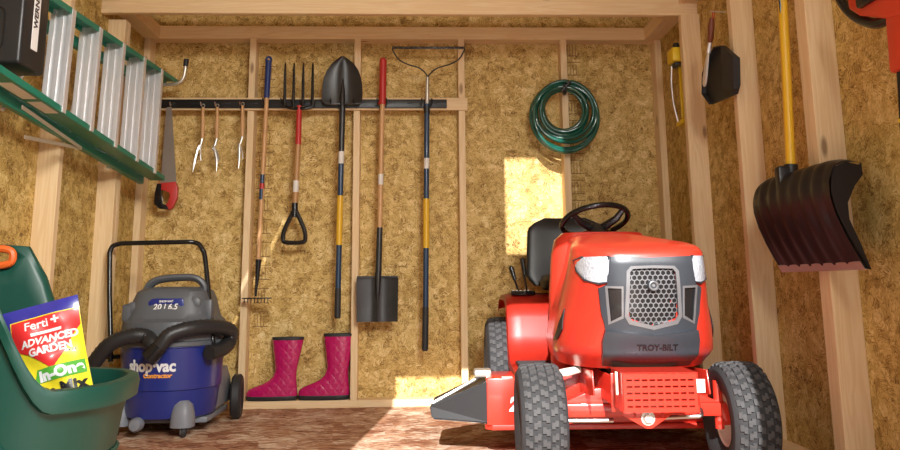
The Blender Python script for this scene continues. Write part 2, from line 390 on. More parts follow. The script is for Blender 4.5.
# 1 hoe / weeder
T = Thing('garden_hoe', 'long wooden-handled garden hoe with blue top grip, hanging blade down beside stud', 'hoe', (-.82, -.07, .59), group=GT)
bm = B(); rod(bm, .78, 1.74, -.824, -.806, .0125, .0125); T.part('handle', bm, 'ash')
bm = B(); rod(bm, 1.71, 1.93, -.807, -.802, .016, .018); tube(bm, [(-.802+.014*math.cos(a), -.07, 1.935+.018*math.sin(a)) for a in [2*PI*k/14 for k in range(14)]], .007, 8, closed=True)
T.part('grip', bm, 'blue_g', label='dark blue grip with hanging loop')
bm = B(); rod(bm, 1.13, 1.27, -.8185, -.8155, .0132); T.part('sticker', bm, 'blue_h', label='blue and red handle sticker')
bm = B(); rod(bm, 1.19, 1.22, -.8175, -.8165, .0136); T.part('sticker', bm, 'red_grip', label='blue and red handle sticker')
bm = B(); rod(bm, .66, .80, -.828, -.822, .009, .017); rod(bm, .60, .67, -.832, -.828, .006, .009); T.part('ferrule', bm, 'satin')
bm = B(); box(bm, -.895, -.745, -.12, -.062, .588, .594, .002)
for i in range(8): rod(bm, .565, .592, -.885+i*.018, -.885+i*.018, .002, .003, y=-.10, seg=6, n=1)
T.part('blade', bm, 'blade_dk')
# 2 digging fork
T = Thing('digging_fork', 'four-tined digging fork with short wooden handle and black D grip, tines up', 'fork', (-.63, -.07, .88), group=GT)
bm = B(); rod(bm, 1.06, 1.47, -.632, -.622, .0155, .0165); T.part('handle', bm, 'ashdk')
bm = B(); rod(bm, 1.44, 1.665, -.622, -.621, .017, .015); T.part('socket', bm, 'red_grip', label='red painted socket')
bm = B(); rod(bm, 1.17, 1.235, -.6297, -.6285, .0167); T.part('sticker', bm, 'label', label='white paper label')
bm = B()
tube(bm, spline([(-.705, -.07, 1.70), (-.70, -.07, 1.665), (-.66, -.075, 1.65), (-.62, -.075, 1.648), (-.58, -.075, 1.65), (-.545, -.07, 1.665), (-.54, -.07, 1.70)], 5), .010, 8)
for x in (-.705, -.655, -.602, -.548): tube(bm, [(x, -.07, 1.66), (x, -.073, 1.75), (x, -.078, 1.85), (x+.001, -.085, 1.905), (x+.001, -.086, 1.918)], [.009, .009, .0075, .005, .001], 8)
T.part('fork_head', bm, 'satin')
bm = B(); tube(bm, spline([(-.633, -.07, 1.075), (-.66, -.07, 1.02), (-.688, -.07, .955), (-.692, -.07, .905), (-.675, -.07, .892), (-.63, -.07, .889), (-.588, -.07, .892), (-.571, -.07, .905), (-.575, -.07, .955), (-.603, -.07, 1.02), (-.631, -.07, 1.075)], 5), .0125, 8)
rod(bm, 1.03, 1.11, -.632, -.632, .018, .0175); T.part('grip', bm, 'satin', label='black D-shaped grip')
# shovels
def spade_head(bm, prof, zc, x, y, dish, nseg=12):
    """prof: [(z, halfwidth)]; dished sheet"""
    rows = []
    for (z, w) in prof:
        row = []
        for k in range(nseg+1):
            u = -1+2*k/nseg; d = dish*(1-u*u)*(1-abs(z-zc[0])/zc[1]*.5)
            rib = .012*math.exp(-(u*w/.016)**2)*max(0, min(1, (z-zc[2])/zc[3]))
            row.append((x+u*w, y+d-rib, z))
        rows.append(row)
    for off in (0, 1): pass
    n = len(rows)
    F = [[bm.verts.new(p) for p in r] for r in rows]; G = [[bm.verts.new((p[0], p[1]+.003, p[2])) for p in r] for r in rows]
    for A in (F, G):
        for i in range(n-1):
            for k in range(nseg): bm.faces.new((A[i][k], A[i][k+1], A[i+1][k+1], A[i+1][k]))
    for i in range(n-1):
        for k in (0, nseg): bm.faces.new((F[i][k], F[i+1][k], G[i+1][k], G[i][k]))
    for i in (0, n-1):
        for k in range(nseg): bm.faces.new((F[i][k], F[i][k+1], G[i][k+1], G[i][k]))
T = Thing('digging_shovel', 'round-point digging shovel, black blade upward, on a blue and yellow handle', 'shovel', (-.38, -.07, .48), group=GT)
bm = B(); prof = [(1.668, .098), (1.69, .113), (1.73, .1155), (1.78, .114), (1.83, .105), (1.87, .09), (1.905, .067), (1.93, .042), (1.946, .020), (1.954, .004)]
spade_head(bm, [(z, w) for z, w in prof], (1.76, .2, 2.5, -1.), -.377, -.085, .028)
for s in (-1, 1): tube(bm, spline([(-.377+s*.012, -.082, 1.672), (-.377+s*.06, -.088, 1.672), (-.377+s*.10, -.088, 1.675)], 4), .006, 6)
tube(bm, [(-.376, -.078, 1.66), (-.376, -.074, 1.74), (-.376, -.066, 1.83)], [.017, .014, .003], 10)
T.part('blade', bm, 'blade_dk')
bm = B(); rod(bm, 1.36, 1.67, -.379, -.376, .016, .0175); T.part('socket', bm, 'blade_dk')
bm = B(); rod(bm, .62, 1.38, -.386, -.379, .0155, .0155); T.part('handle', bm, 'blue_h')
bm = B(); rod(bm, 1.33, 1.40, -.3792, -.3785, .0168); T.part('sticker', bm, 'label', label='white paper label')
bm = B(); rod(bm, .875, 1.15, -.3845, -.3815, .0172); T.part('sleeve', bm, 'yel_h', label='yellow foam sleeve')
bm = B(); rod(bm, .485, .64, -.386, -.3855, .0175, .0165); rod(bm, .478, .487, -.386, -.386, .013, .0175); T.part('grip', bm, 'rubber_dk', label='black rubber grip')
T = Thing('square_shovel', 'square-point transfer shovel hanging blade down with red grip at the top', 'shovel', (-.16, -.07, .455), group=GT)
bm = B(); rod(bm, .955, 1.72, -.160, -.149, .0145, .0145); T.part('handle', bm, 'ash')
bm = B(); rod(bm, 1.68, 1.935, -.1485, -.1465, .020, .021, n=8); rod(bm, 1.935, 1.948, -.1465, -.1465, .021, .012); rod(bm, 1.672, 1.685, -.1487, -.1487, .024); T.part('grip', bm, 'red_grip', label='long red grip')
bm = B(); rod(bm, 1.21, 1.27, -.156, -.1555, .0152); T.part('sticker', bm, 'label', label='pale paper label')
bm = B(); rod(bm, .70, .97, -.166, -.160, .0175, .0165); tube(bm, [(-.166, -.082, .72), (-.168, -.088, .62), (-.169, -.085, .55)], [.019, .014, .003], 10); T.part('socket', bm, 'blade_dk')
bm = B(); spade_head(bm, [(.458, .112), (.50, .112), (.56, .113), (.62, .114), (.67, .115), (.692, .114), (.70, .105)], (.58, .25, 2.5, -1.), -.170, -.09, .022)
for s in (-1, 1): tube(bm, [(-.170+s*.02, -.088, .699), (-.170+s*.112, -.092, .699)], .0055, 6)
T.part('blade', bm, 'blade_dk')
T = Thing('bow_rake', 'bow rake with dark toothed head up on a blue and yellow handle', 'rake', (.095, -.07, .30), group=GT)
bm = B(); rod(bm, .50, 1.675, .0935, .1055, .0155, .0155); T.part('handle', bm, 'blue_h')
bm = B(); rod(bm, 1.65, 1.835, .1055, .1095, .0125, .0095); T.part('ferrule', bm, 'zinc', label='bare steel ferrule')
bm = B(); rod(bm, 1.62, 1.66, .1053, .1055, .018); T.part('collar', bm, 'black')
bm = B(); rod(bm, .855, 1.13, .0975, .0998, .0172); T.part('sleeve', bm, 'yel_h', label='yellow foam sleeve')
bm = B(); rod(bm, 1.30, 1.36, .102, .1026, .0159); T.part('sticker', bm, 'label', label='white lettering strip')
bm = B(); rod(bm, .31, .535, .0895, .0938, .0178, .0168); rod(bm, .30, .312, .0893, .0895, .012, .0178); T.part('grip', bm, 'rubber_dk', label='black rubber grip')
bm = B()
for s in (-1, 1): tube(bm, spline([(.110+s*.001, -.07, 1.80), (.112+s*.006, -.072, 1.845), (.115+s*.05, -.08, 1.885), (.116+s*.12, -.09, 1.905), (.116+s*.175, -.098, 1.935), (.116+s*.205, -.10, 1.985), (.116+s*.205, -.10, 2.0)], 5), .0042, 8)
box(bm, -.093, .325, -.106, -.096, 1.994, 2.008, .002)
for i in range(15): tube(bm, [(-.088+i*.0292, -.104, 2.0), (-.088+i*.0292, -.145, 1.992)], [.006, .002], 6)
T.part('rake_head', bm, 'blade_dk')
# hand saw
T = Thing('hand_saw', 'hand saw with red and black handle hanging blade up beside the ladder', 'saw', (-1.35, -.045, 1.06))
bm = B(); prism(bm, [(-1.375, 1.66), (-1.345, 1.665), (-1.295, 1.215), (-1.385, 1.20)], -.047, -.0455); T.part('blade', bm, 'saw_st')
bm = B(); prism(bm, [(-1.395, 1.225), (-1.30, 1.235), (-1.285, 1.20), (-1.285, 1.14), (-1.31, 1.085), (-1.335, 1.075), (-1.35, 1.10), (-1.325, 1.13), (-1.32, 1.17), (-1.345, 1.185), (-1.395, 1.19)], -.060, -.034, bev=.004); T.part('handle', bm, 'red_grip', label='red handle frame')
bm = B(); prism(bm, [(-1.40, 1.225), (-1.372, 1.222), (-1.378, 1.15), (-1.372, 1.11), (-1.335, 1.10), (-1.325, 1.078), (-1.38, 1.082), (-1.41, 1.11), (-1.408, 1.17)], -.061, -.033, bev=.004); T.part('grip', bm, 'satin', label='black rubber grip')
# three small hand tools hanging from the rail
minis = [((-1.18, -.055, 1.29), -1, 'short steel hand tool on a tan handle hanging at the rail, nearest the saw'),
         ((-1.10, -.055, 1.29), 1, 'short steel hand tool on a tan handle, middle of the three on the rail'),
         ((-.958, -.055, 1.30), .15, 'short steel hand tool on a tan handle, hanging nearest the second stud')]
for k, (loc, s, lab) in enumerate(minis):
    T = Thing('hand_cultivator', lab, 'hand tool', loc, group='small hand tools hanging from the rail', local=True)
    bm = B(); tube(bm, [(.014, 0, .37), (.016, 0, .30), (.017, 0, .24), (.018, 0, .19)], [.008, .011, .012, .009], 10); T.part('handle', bm, 'ash')
    bm = B(); tube(bm, spline([(.018, 0, .19), (.012, -.004, .155), (.006-s*.004, -.008, .13), (.010, -.006, .12)], 5), [.007]*16, 8)
    tube(bm, spline([(.006, -.006, .15), (.004+s*.008, -.010, .12), (.006+s*.02, -.012, .06), (.004+s*.025, -.018, 0)], 5), [.008]*12+[.006, .004, .003, .002], 8)
    tube(bm, spline([(.012, -.004, .135), (.022+s*.008, -.010, .10), (.028+s*.01, -.012, .06)], 4), .004, 8); T.part('tines', bm, 'saw_st')
    bm = B(); tube(bm, [(.014+.009*math.cos(a), 0, .378+.011*math.sin(a)) for a in [2*PI*q/10 for q in range(10)]], .0022, 6, closed=True); T.part('hanging_ring', bm, 'chrome')

# ------------------------------------------------------------------ garden hose coil
T = Thing('garden_hose', 'coiled dark green garden hose hanging on the stud of the back wall', 'hose', (.895, -.05, 1.33))
bm = B(); pts = []
loops = [(.897, 1.600, .112, .115, -.035), (.893, 1.596, .122, .124, -.062), (.900, 1.592, .134, .134, -.088), (.888, 1.585, .150, .150, -.040), (.905, 1.588, .172, .158, -.085), (.897, 1.580, .186, .180, -.07), (.893, 1.566, .192, .200, -.045), (.903, 1.560, .186, .205, -.09)]
TOP = 1.742; n = 40
for j, (cx, cz, a, b, y) in enumerate(loops):
    nx = loops[min(j+1, len(loops)-1)]
    for k in range(n):
        f = k/n; th = PI/2+2*PI*f
        cxx = cx+(nx[0]-cx)*f; aa = a+(nx[2]-a)*f; bb = b+(nx[3]-b)*f; yy = y+(nx[4]-y)*f
        top = TOP+.006*j; zc = top+.022-bb      # every loop hangs from the same hook
        pts.append((cxx+aa*math.cos(th), yy+.006*math.sin(3*th+j), zc+bb*math.sin(th)))
tube(bm, pts, .0115, 10)
T.part('coil', bm, 'hose_g')
bm = B(); tube(bm, spline([(.905, -.004, 1.80), (.905, -.03, 1.745), (.905, -.09, 1.735), (.905, -.115, 1.765)], 5), .006, 8); box(bm, .890, .920, -.004, -.0005, 1.76, 1.82, .002)
tube(bm, [(.905, -.03, 1.79), (.902, -.07, 1.80), (.90, -.11, 1.78)], .006, 8)
T.part('hanger', bm, 'black')
bm = B(); tube(bm, [(pts[-1][0], pts[-1][1], pts[-1][2]), (.885, -.09, 1.745)], .013, 10); T.part('coupling', bm, 'black')

# ------------------------------------------------------------------ rubber boots
def make_boot(name, label, loc):
    T = Thing(name, label, 'boot', loc, group='pink rubber boots', local=True)
    S = [(.018, -.150, .135, .040), (.030, -.158, .138, .043), (.045, -.156, .137, .044), (.060, -.140, .136, .044), (.075, -.105, .135, .043), (.090, -.062, .133, .042), (.105, -.030, .131, .041),
         (.125, -.008, .130, .041), (.15, .004, .131, .042), (.18, .006, .136, .045), (.22, 0, .145, .048), (.26, -.006, .155, .050), (.30, -.012, .164, .052), (.325, -.015, .168, .053)]
    def ring(z, x0, x1, w, n=32, e=2.3, toe=True):
        out = []
        for k in range(n):
            a = 2*PI*k/n; u, v = selli(a, (x1-x0)/2, w, e)
            wf = 1.
            if z < .08: wf = .82+.18*math.cos((u/((x1-x0)/2)+.2)*1.2)
            out.append(((x0+x1)/2+u, v*wf, z))
        return out
    bm = B(); loft(bm, [ring(*s) for s in S], cap=False); T.part('boot_upper', bm, 'boot')
    bm = B(); loft(bm, [ring(0, -.148, .128, .038), ring(.006, -.158, .137, .043), ring(.020, -.160, .141, .0455), ring(.024, -.157, .138, .043)])
    bm2 = bm; T.part('sole', bm2, 'rubber_dk')
    bm = B(); t = [ring(.322, -.016, .169, .054), ring(.330, -.018, .171, .055), ring(.336, -.017, .170, .054), ring(.330, -.010, .163, .048), ring(.20, .006, .138, .042)]
    loft(bm, t, cap=False); T.part('cuff', bm, 'rubber_dk', label='dark top rim and lining')
    return T.o
b1 = make_boot('rubber_boot', 'quilted pink rubber boot on the bottom plate, nearest the blue vacuum', (-.738, .030, PT)); b1.scale = (.94, .8, 1)
b2 = b1.copy(); COL.objects.link(b2); b2['label'] = 'quilted pink rubber boot on the bottom plate, right-hand one under the shovels'
b2.location = (-.455, .030, PT); b2.scale = (.94, .8, 1.05)
for ch in list(b1.children):
    c = ch.copy(); COL.objects.link(c); c.parent = b2

# ------------------------------------------------------------------ wet/dry vacuum
VX, VY = -1.10, -.58
T = Thing('shop_vacuum', 'large wet dry vacuum with blue drum, grey head and black cart handle', 'vacuum', (VX, VY, 0), rot=0., local=True)
drum_prof = [(0, .075), (.185, .075), (.198, .082), (.205, .11), (.214, .20), (.222, .205), (.226, .30), (.234, .385), (.240, .388), (.240, .398)]
bm = B(); lathe(bm, drum_prof, 64); drum = T.part('drum', bm, 'vac_blue')
bm = B(); lathe(bm, [(.241, .392), (.246, .396), (.246, .412), (.236, .418), (.236, .44), (.226, .50)], 64); T.part('collar', bm, 'vac_grey')
# power head: squarish dome
def vring(z, a, b, e, cy=0., n=48): return [(selli(2*PI*k/n, a, b, e)[0], cy+selli(2*PI*k/n, a, b, e)[1], z) for k in range(n)]
bm = B(); loft(bm, [vring(.418, .236, .236, 2.2), vring(.45, .232, .230, 2.3), vring(.50, .218, .215, 2.8), vring(.515, .200, .19, 3.2), vring(.54, .190, .18, 3.4), vring(.60, .175, .165, 3.6), vring(.635, .160, .152, 3.6), vring(.652, .135, .13, 3.2), vring(.657, .08, .08, 3)])
T.part('motor_head', bm, 'vac_grey', ang=35)
# top handle
bm = B(); tube(bm, spline([(-.125, -.045, .64), (-.105, -.05, .672), (-.06, -.05, .692), (.03, -.05, .70), (.10, -.05, .696), (.135, -.045, .668), (.14, -.04, .63)], 5), .0165, 10, sx=1.7)
T.part('carry_handle', bm, 'vac_grey')
bm = B()
for (x, z, r) in ((.125, .585, .030), (.135, .53, .026), (-.155, .56, .03)):
    bm = B(); lathe(bm, [(0, .018), (r*.6, .018), (r, .010), (r, -.02)], 20, Matrix.Translation((x, -.155+abs(x)*.15, z)) @ Matrix.Rotation(PI/2, 4, 'X')); T.part('knob', bm, 'vac_grey')
bm = B(); box(bm, -.20, -.15, -.15, -.09, .50, .58, .012); T.part('latch', bm, 'vac_grey')
bm = B(); box(bm, .155, .20, -.12, -.05, .50, .60, .012); T.part('latch', bm, 'vac_grey')
bm = B(); prism(bm, [(-.070, .545), (.075, .545), (.088, .575), (.08, .605), (-.055, .605), (-.075, .59)], -.176, -.150, bev=.004, mtx=Matrix.Translation((0, .006, 0))); badge = T.part('badge', bm, 'vac_blue', label='blue badge with white figures')
def on_front(t, x, z, y, tilt=0.): return Matrix.Translation((x, y, z)) @ Matrix.Rotation(PI/2-tilt, 4, 'X')
bm = B(); merge(bm, text_bm('20 | 6.5', .036, .0006, bold=.0008, shear=.2), on_front(0, .005, .567, -.1745)); merge(bm, text_bm('SHOP-VAC', .013, .0005, bold=.0004), on_front(0, .008, .592, -.1745)); T.part('lettering', bm, 'white', badge)
def on_drum(x, z, y0=None):
    ang0 = x/.226
    def fn(co):   # co.x along the drum, co.y up
        a = ang0+co.x/.226; rr = .2262+max(0, (z+co.y-.30))*.09+.001+co.z
        return Vector((rr*math.sin(a), -rr*math.cos(a), z+co.y))
    return fn
bm = B(); merge(bm, text_bm('shop\u00b7vac', .069, .0008, bold=.0025, sub=2, sxx=.92), None, on_drum(-.032, .310)); T.part('lettering', bm, 'white', drum)
bm = B(); merge(bm, text_bm('Contractor', .027, .0008, bold=.0012, sub=2, shear=.2), None, on_drum(.0, .270)); T.part('lettering', bm, 'orange_pr', drum)
# caster feet at the front, dolly struts behind
bm = B()
for a0 in (.42, -.42):
    pass
for (x, y, r) in ((-.085, -.195, .030),):
    lathe(bm, [(0, .02), (r*.75, .018), (r, .006), (r, -.025)], 24, Matrix.Translation((x, y-.015, .062)) @ Matrix.Rotation(PI/2, 4, 'X'))
T.part('drain_cap', bm, 'vac_grey2')
bm = B(); loft(bm, [[(x*s+.105, y*s-.165-.01*s, z) for x, y in [selli(2*PI*k/20, 1, 1, 2.5) for k in range(20)]] for z, s in ((.045, .052), (.10, .050), (.14, .040), (.158, .022))]); T.part('caster_housing', bm, 'vac_grey2')
bm = B(); loft(bm, [[(x*s-.20, y*s-.08, z) for x, y in [selli(2*PI*k/20, 1, 1, 2.5) for k in range(20)]] for z, s in ((.04, .05), (.10, .048), (.15, .03))]); T.part('caster_housing', bm, 'vac_grey2')
def wheel(bm, x, y, z, r, w, rz=0.):
    mt = Matrix.Translation((x, y, z)) @ Matrix.Rotation(rz, 4, 'Z') @ Matrix.Rotation(PI/2, 4, 'Y')
    lathe(bm, [(.001, -w*.35), (r*.45, -w*.35), (r*.55, -w*.5), (r*.9, -w*.5), (r, -w*.3), (r, w*.3), (r*.9, w*.5), (r*.55, w*.5), (r*.45, w*.35), (.001, w*.35)], 32, mt)
bm = B(); wheel(bm, .112, -.178, .026, .026, .02, .5); wh = T.part('caster_wheel', bm, 'rubber_dk')
bm = B(); wheel(bm, .112, -.178, .026, .016, .024, .5); T.part('wheel_hub', bm, 'vac_grey2', wh)
bm = B(); wheel(bm, -.21, -.09, .026, .026, .02, .3); T.part('caster_wheel', bm, 'rubber_dk')
for s in (-1, 1):
    bm = B(); wheel(bm, .235 if s > 0 else -.29, .30, .108, .108, .05, -.25*0+.12); T.part('rear_wheel', bm, 'rubber_dk')
bm = B(); prism(bm, [(.02, .09), (.30, .09), (.33, .12), (.30, .20), (.22, .27), (.02, .24)], .17, .20, plane='YZ', bev=.004); prism(bm, [(.02, .09), (.30, .09), (.33, .12), (.30, .20), (.22, .27), (.02, .24)], -.25, -.22, plane='YZ', bev=.004)
box(bm, -.26, .20, .295, .32, .10, .125, .004); box(bm, -.24, .19, -.08, .30, .045, .072, .006); T.part('dolly_frame', bm, 'vac_grey2')
bm = B(); tube(bm, spline([(.215, -.10, .375), (.210, -.12, .42), (.165, -.05, .62), (.125, .0, .80), (.112, .005, .83)], 5)+spline([(.108, .007, .838), (.088, .01, .862), (.05, .01, .871)], 4)+[(-.27, .01, .866)]+spline([(-.285, .01, .865), (-.318, .005, .852), (-.328, .0, .82)], 4)+[(-.300, -.04, .62), (-.270, -.07, .42), (-.26, -.08, .32)], .0115, 10)
box(bm, .195, .23, -.12, -.08, .352, .372, .003); box(bm, -.305, -.235, -.06, -.03, .33, .35, .003); T.part('push_handle', bm, 'satin')
# corrugated hose
def corr(pts, r, n):
    P = spline(pts, n); return P, [r*(1+.05*math.cos(i*PI)) for i in range(len(P))]
bm = B(); P, R = corr([(-.33, -.20, .14), (-.31, -.22, .25), (-.26, -.25, .34), (-.19, -.27, .415), (-.10, -.26, .447), (-.045, -.25, .440), (-.01, -.27, .41), (.01, -.26, .39)], .033, 9)
tube(bm, P, R, 14); hs = T.part('hose', bm, 'hose', ang=80)
bm = B(); P, R = corr([(.015, -.295, .385), (.035, -.295, .41), (.07, -.285, .452), (.15, -.24, .475), (.23, -.15, .475), (.275, -.06, .45), (.268, -.05, .40), (.25, -.12, .372), (.215, -.19, .365)], .033, 9)
tube(bm, P, R, 14); T.part('hose', bm, 'hose', ang=80)
bm = B(); tube(bm, [(-.015, -.300, .352), (.008, -.298, .376), (.03, -.295, .402)], [.037, .037, .035], 16); T.part('hose_cuff', bm, 'satin', hs)

# ------------------------------------------------------------------ green garden cart
CX, CY = -.985, -2.45
T = Thing('garden_cart', 'dark green plastic garden cart with high back and orange grip, holding a bag', 'garden cart', (CX, CY, 0), rot=.12, local=True)
def cart_ring(f, ins=0., n=96):
    """f 0 base .. 1 rim"""
    out = []
    for k in range(n):
        a = 2*PI*k/n
        A = (.270+.048*f-ins); Bb = (.225+.035*f-ins)
        u, v = selli(a, A, Bb, 2.6)
        phi = math.atan2(v, -u)   # 0 at the back (left) end
        q = max(0, 1-abs(phi)/1.75); s = q*q*(3-2*q)
        t0, t1 = (2.12, 1.55) if phi > 0 else (2.36, 1.70)
        s2 = max(0., min(1., (t0-abs(phi))/(t0-t1))); s2 = (s2*s2*(3-2*s2))**(1.2 if phi > 0 else 1.)
        rim = .448+.03*s+.325*s2
        z = .03+(rim-.03)*f
        lean = -.05*max(0, z-.45)*s2
        out.append((u+lean+.02*f, v, z))
    return out
bm = B()
fs = [0, .04, .15, .3, .45, .58, .6, .7, .8, .9, .96]
rings = [cart_ring(f, 0 if f else .03) for f in fs]
def lip(dz, ins): return [(x, y, z-dz) for x, y, z in cart_ring(1.0, ins)]
rings = rings[:-2]
rings += [lip(.052, .004), lip(.050, -.016), lip(.02, -.020), lip(.004, -.016), lip(0, -.006), lip(.002, .008), lip(.03, .016)]
rings += [cart_ring(f, .014) for f in (.85, .7, .5, .3, .12)]
rings = [[p for p in r] for r in rings]
vs = loft(bm, rings)
# grip hole through the high back
bm.faces.ensure_lookup_table()
tub = T.part('tub', bm, 'green_cart', ang=50)
G0 = Vector((-.085, .232, .742))
cb_ = B(); loft(cb_, [[(G0.x+u, y, G0.z+v) for u, v in [selli(2*PI*k/28, .062, .020, 3.2) for k in range(28)]] for y in (.12, .34)])
cut = mesh_obj('cutter', cb_, 'green_cart', T.o); md = tub.modifiers.new('b', 'BOOLEAN'); md.operation = 'DIFFERENCE'; md.solver = 'EXACT'; md.object = cut
bpy.context.view_layer.update(); dg_ = bpy.context.evaluated_depsgraph_get(); me_ = bpy.data.meshes.new_from_object(tub.evaluated_get(dg_))
tub.modifiers.clear(); tub.data = me_; bpy.data.objects.remove(cut)
def back_mtx(z): return Matrix.Translation((-.27, 0, z))
T.part('tub_band', (lambda b: (tube(b, [Vector(p)+Vector((0, 0, 0)) for p in cart_ring(.585, -.004)], .006, 6, closed=True), b)[1])(B()), 'green_cart')
CO = bpy.data.objects
bm = B()
GX, GZ = -.385, .735
pp = []
for k in range(28):
    a = 2*PI*k/28; u, v = selli(a, .060, .026, 3.2); pp.append((G0.x+u, G0.y-.0, G0.z+v*.9))
tube(bm, pp, .010, 8, closed=True); T.part('handle_grip', bm, 'orange_pl', label='orange grip ring around the handle slot')
for s in (-1, 1):
    bm = B(); wheel(bm, -.20, s*.27, .14, .14, .05, PI/2); T.part('wheel', bm, 'black')

# ------------------------------------------------------------------ bag of garden mix, leaning in the cart
T = Thing('soil_bag', 'yellow, red and blue plastic bag of garden mix standing in the green cart', 'bag', (-.772, -2.44, .300), local=True)
# bag frame: u across, v up; lies leaning back and to the left
bx = Matrix.Translation((0, 0, 0)) @ Matrix.Rotation(.22, 4, 'Z') @ Matrix.Rotation(-.27, 4, 'Y') @ Matrix.Rotation(-.15, 4, 'X')
BW, BH = .088, .335
def bulge(u, v):
    a = max(0, 1-(abs(u)/BW)**2.4); b = max(0, 1-(abs(v-BH/2)/(BH/2))**3); wob = .004*math.sin(u*60+v*38)+.003*math.sin(v*90-u*30)
    return (.036*a*b)**1.0*(1+.0)+wob*a*b*1.5
def bagpt(u, v, side=-1, off=0.):
    return bx @ Vector((u*(1-.05*math.sin(v/BH*PI)), side*(bulge(u, v)+.001+off), v))
bm = B(); N1, N2 = 26, 44
for side in (-1, 1):
    G = [[bm.verts.new(bagpt(-BW+2*BW*i/N1, BH*j/N2, side)) for i in range(N1+1)] for j in range(N2+1)]
    for j in range(N2):
        for i in range(N1):
            f = bm.faces.new((G[j][i], G[j][i+1], G[j+1][i+1], G[j+1][i]))
            u = -BW+2*BW*(i+.5)/N1; v = BH*(j+.5)/N2
            f.material_index = 1 if (v > BH-.034 or u < -BW+.022 or side > 0) else 0
bmesh.ops.remove_doubles(bm, verts=bm.verts[:], dist=.0012)
bag = T.part('bag_body', bm, ['bag_y', 'bag_b'], ang=80)
def on_bag(bmx, poly, off=.0012):
    prism(bmx, poly, 0, .0004, plane='XY', sub=4, fn=lambda c: bagpt(c.x, c.y, -1, off+c.z))
bm = B(); on_bag(bm, [(-.064, .302), (.087, .302), (.086, .262), (.016, .172), (-.03, .215), (-.068, .236)]); T.part('red_panel', bm, 'bag_r', bag)
bm = B(); on_bag(bm, [(-.022, .178), (.083, .178), (.083, .146), (-.030, .146)]); T.part('green_panel', bm, 'bag_g', bag)
def bag_text(s, size, u, v, m, rot=0., bold=.001, off=.0022, sxx=1., shear=0.):
    bmx = B(); t = text_bm(s, size, .0003, bold=bold, sub=2, sxx=sxx, shear=shear); R = Matrix.Rotation(rot, 4, 'Z')
    merge(bmx, t, None, lambda c: (lambda d: bagpt(u+d.x, v+d.y, -1, off+c.z))(R @ Vector((c.x, c.y, 0)))); T.part('lettering', bmx, m, bag)
bag_text('Ferti', .028, -.008, .284, 'white', bold=.0004); bag_text('+', .034, .034, .286, 'white')
bm = B(); on_bag(bm, [(-.022, .266), (.046, .266), (.046, .259), (-.022, .259)], .002); T.part('white_strip', bm, 'white', bag)
bag_text('ADVANCED', .0245, .016, .243, 'white', sxx=.95, shear=.1); bag_text('GARDEN', .0245, .016, .219, 'white', sxx=.95)
bag_text('In-One', .034, .030, .161, 'white', rot=.05, bold=.0018); bag_text('n Mix', .038, .036, .122, 'black', rot=.03, bold=.0018)
bag_text('* * *', .010, .062, .205, 'black', bold=.0002)
bm = B(); on_bag(bm, [(.02, .098), (.082, .105), (.082, .096), (.02, .088)], .002); T.part('blue_stripe', bm, 'bag_b', bag)

# ------------------------------------------------------------------ step ladder hung along the left wall
T = Thing('step_ladder', 'green fibreglass step ladder with aluminium treads hung sideways on the left wall', 'ladder', (-1.30, -1.2, 1.2))
def seg_box(bm, p0, p1, w, h, up):
    """rectangular bar from p0 to p1: w along up, h across"""
    p0, p1 = Vector(p0), Vector(p1); d = (p1-p0); L = d.length; d.normalize(); upv = Vector(up); upv = (upv-d*upv.dot(d)).normalized(); s = d.cross(upv)
    mt = Matrix((( d.x, upv.x, s.x, p0.x), (d.y, upv.y, s.y, p0.y), (d.z, upv.z, s.z, p0.z), (0, 0, 0, 1)))
    box(bm, 0, L, -w/2, w/2, -h/2, h/2, min(w, h)*.15, 1, mt)
LXc = -1.33
U0, U1 = Vector((LXc, -1.70, 1.720)), Vector((LXc, -.10, 1.800))
D0, D1 = Vector((LXc, -1.98, 1.355)), Vector((LXc, -.26, 1.216))
def rail(bm, a, b, s):   # C channel: web faces up/down, flanges face the room
    a2, b2 = Vector(a), Vector(b)
    seg_box(bm, a2, b2, .005, .075, (0, 0, 1))
    for dx in (-.036, .036): seg_box(bm, a2+Vector((dx, 0, s*.010)), b2+Vector((dx, 0, s*.010)), .024, .005, (0, 0, 1))
bm = B(); rail(bm, U0, U1, -1); T.part('rail', bm, 'ladder_g')
bm = B(); rail(bm, D0, D1, 1); T.part('rail', bm, 'ladder_g')
for k, ty_ in enumerate((-1.457, -1.201, -.943, -.675, -.42)):
    a = U0.lerp(U1, (ty_-U0.y)/(U1.y-U0.y)); b = D0.lerp(D1, (ty_-D0.y)/(D1.y-D0.y)); a.y += .012; b.y -= .012; bm = B()
    for q, dx in enumerate((-.032, -.016, 0, .016, .032)):
        seg_box(bm, a+Vector((dx, .006*(q % 2), 0)), b+Vector((dx, .006*(q % 2), 0)), .0165, .006, (1, 0, 0))
    for dx in (-.041, .041): seg_box(bm, a+Vector((dx, .012, 0)), b+Vector((dx, .012, 0)), .004, .028, (1, 0, 0))
    T.part('tread', bm, 'alu')
for rl, (a, b) in enumerate(((Vector((-1.405, -1.62, 1.66)), Vector((-1.405, -.30, 1.74))), (Vector((-1.40, -1.98, 1.342)), Vector((-1.40, -.30, 1.212))))):
    bm = B(); seg_box(bm, a, b, .048, .03, (0, 0, 1)); T.part('rear_rail', bm, 'ladder_g')
for f in (.2, .5, .8):
    bm = B(); tube(bm, [Vector((-1.425, -1.62, 1.66)).lerp(Vector((-1.425, -.30, 1.74)), f), Vector((-1.425, -1.95, 1.31)).lerp(Vector((-1.425, -.36, 1.19)), f)], .009, 8); T.part('cross_brace', bm, 'alu')
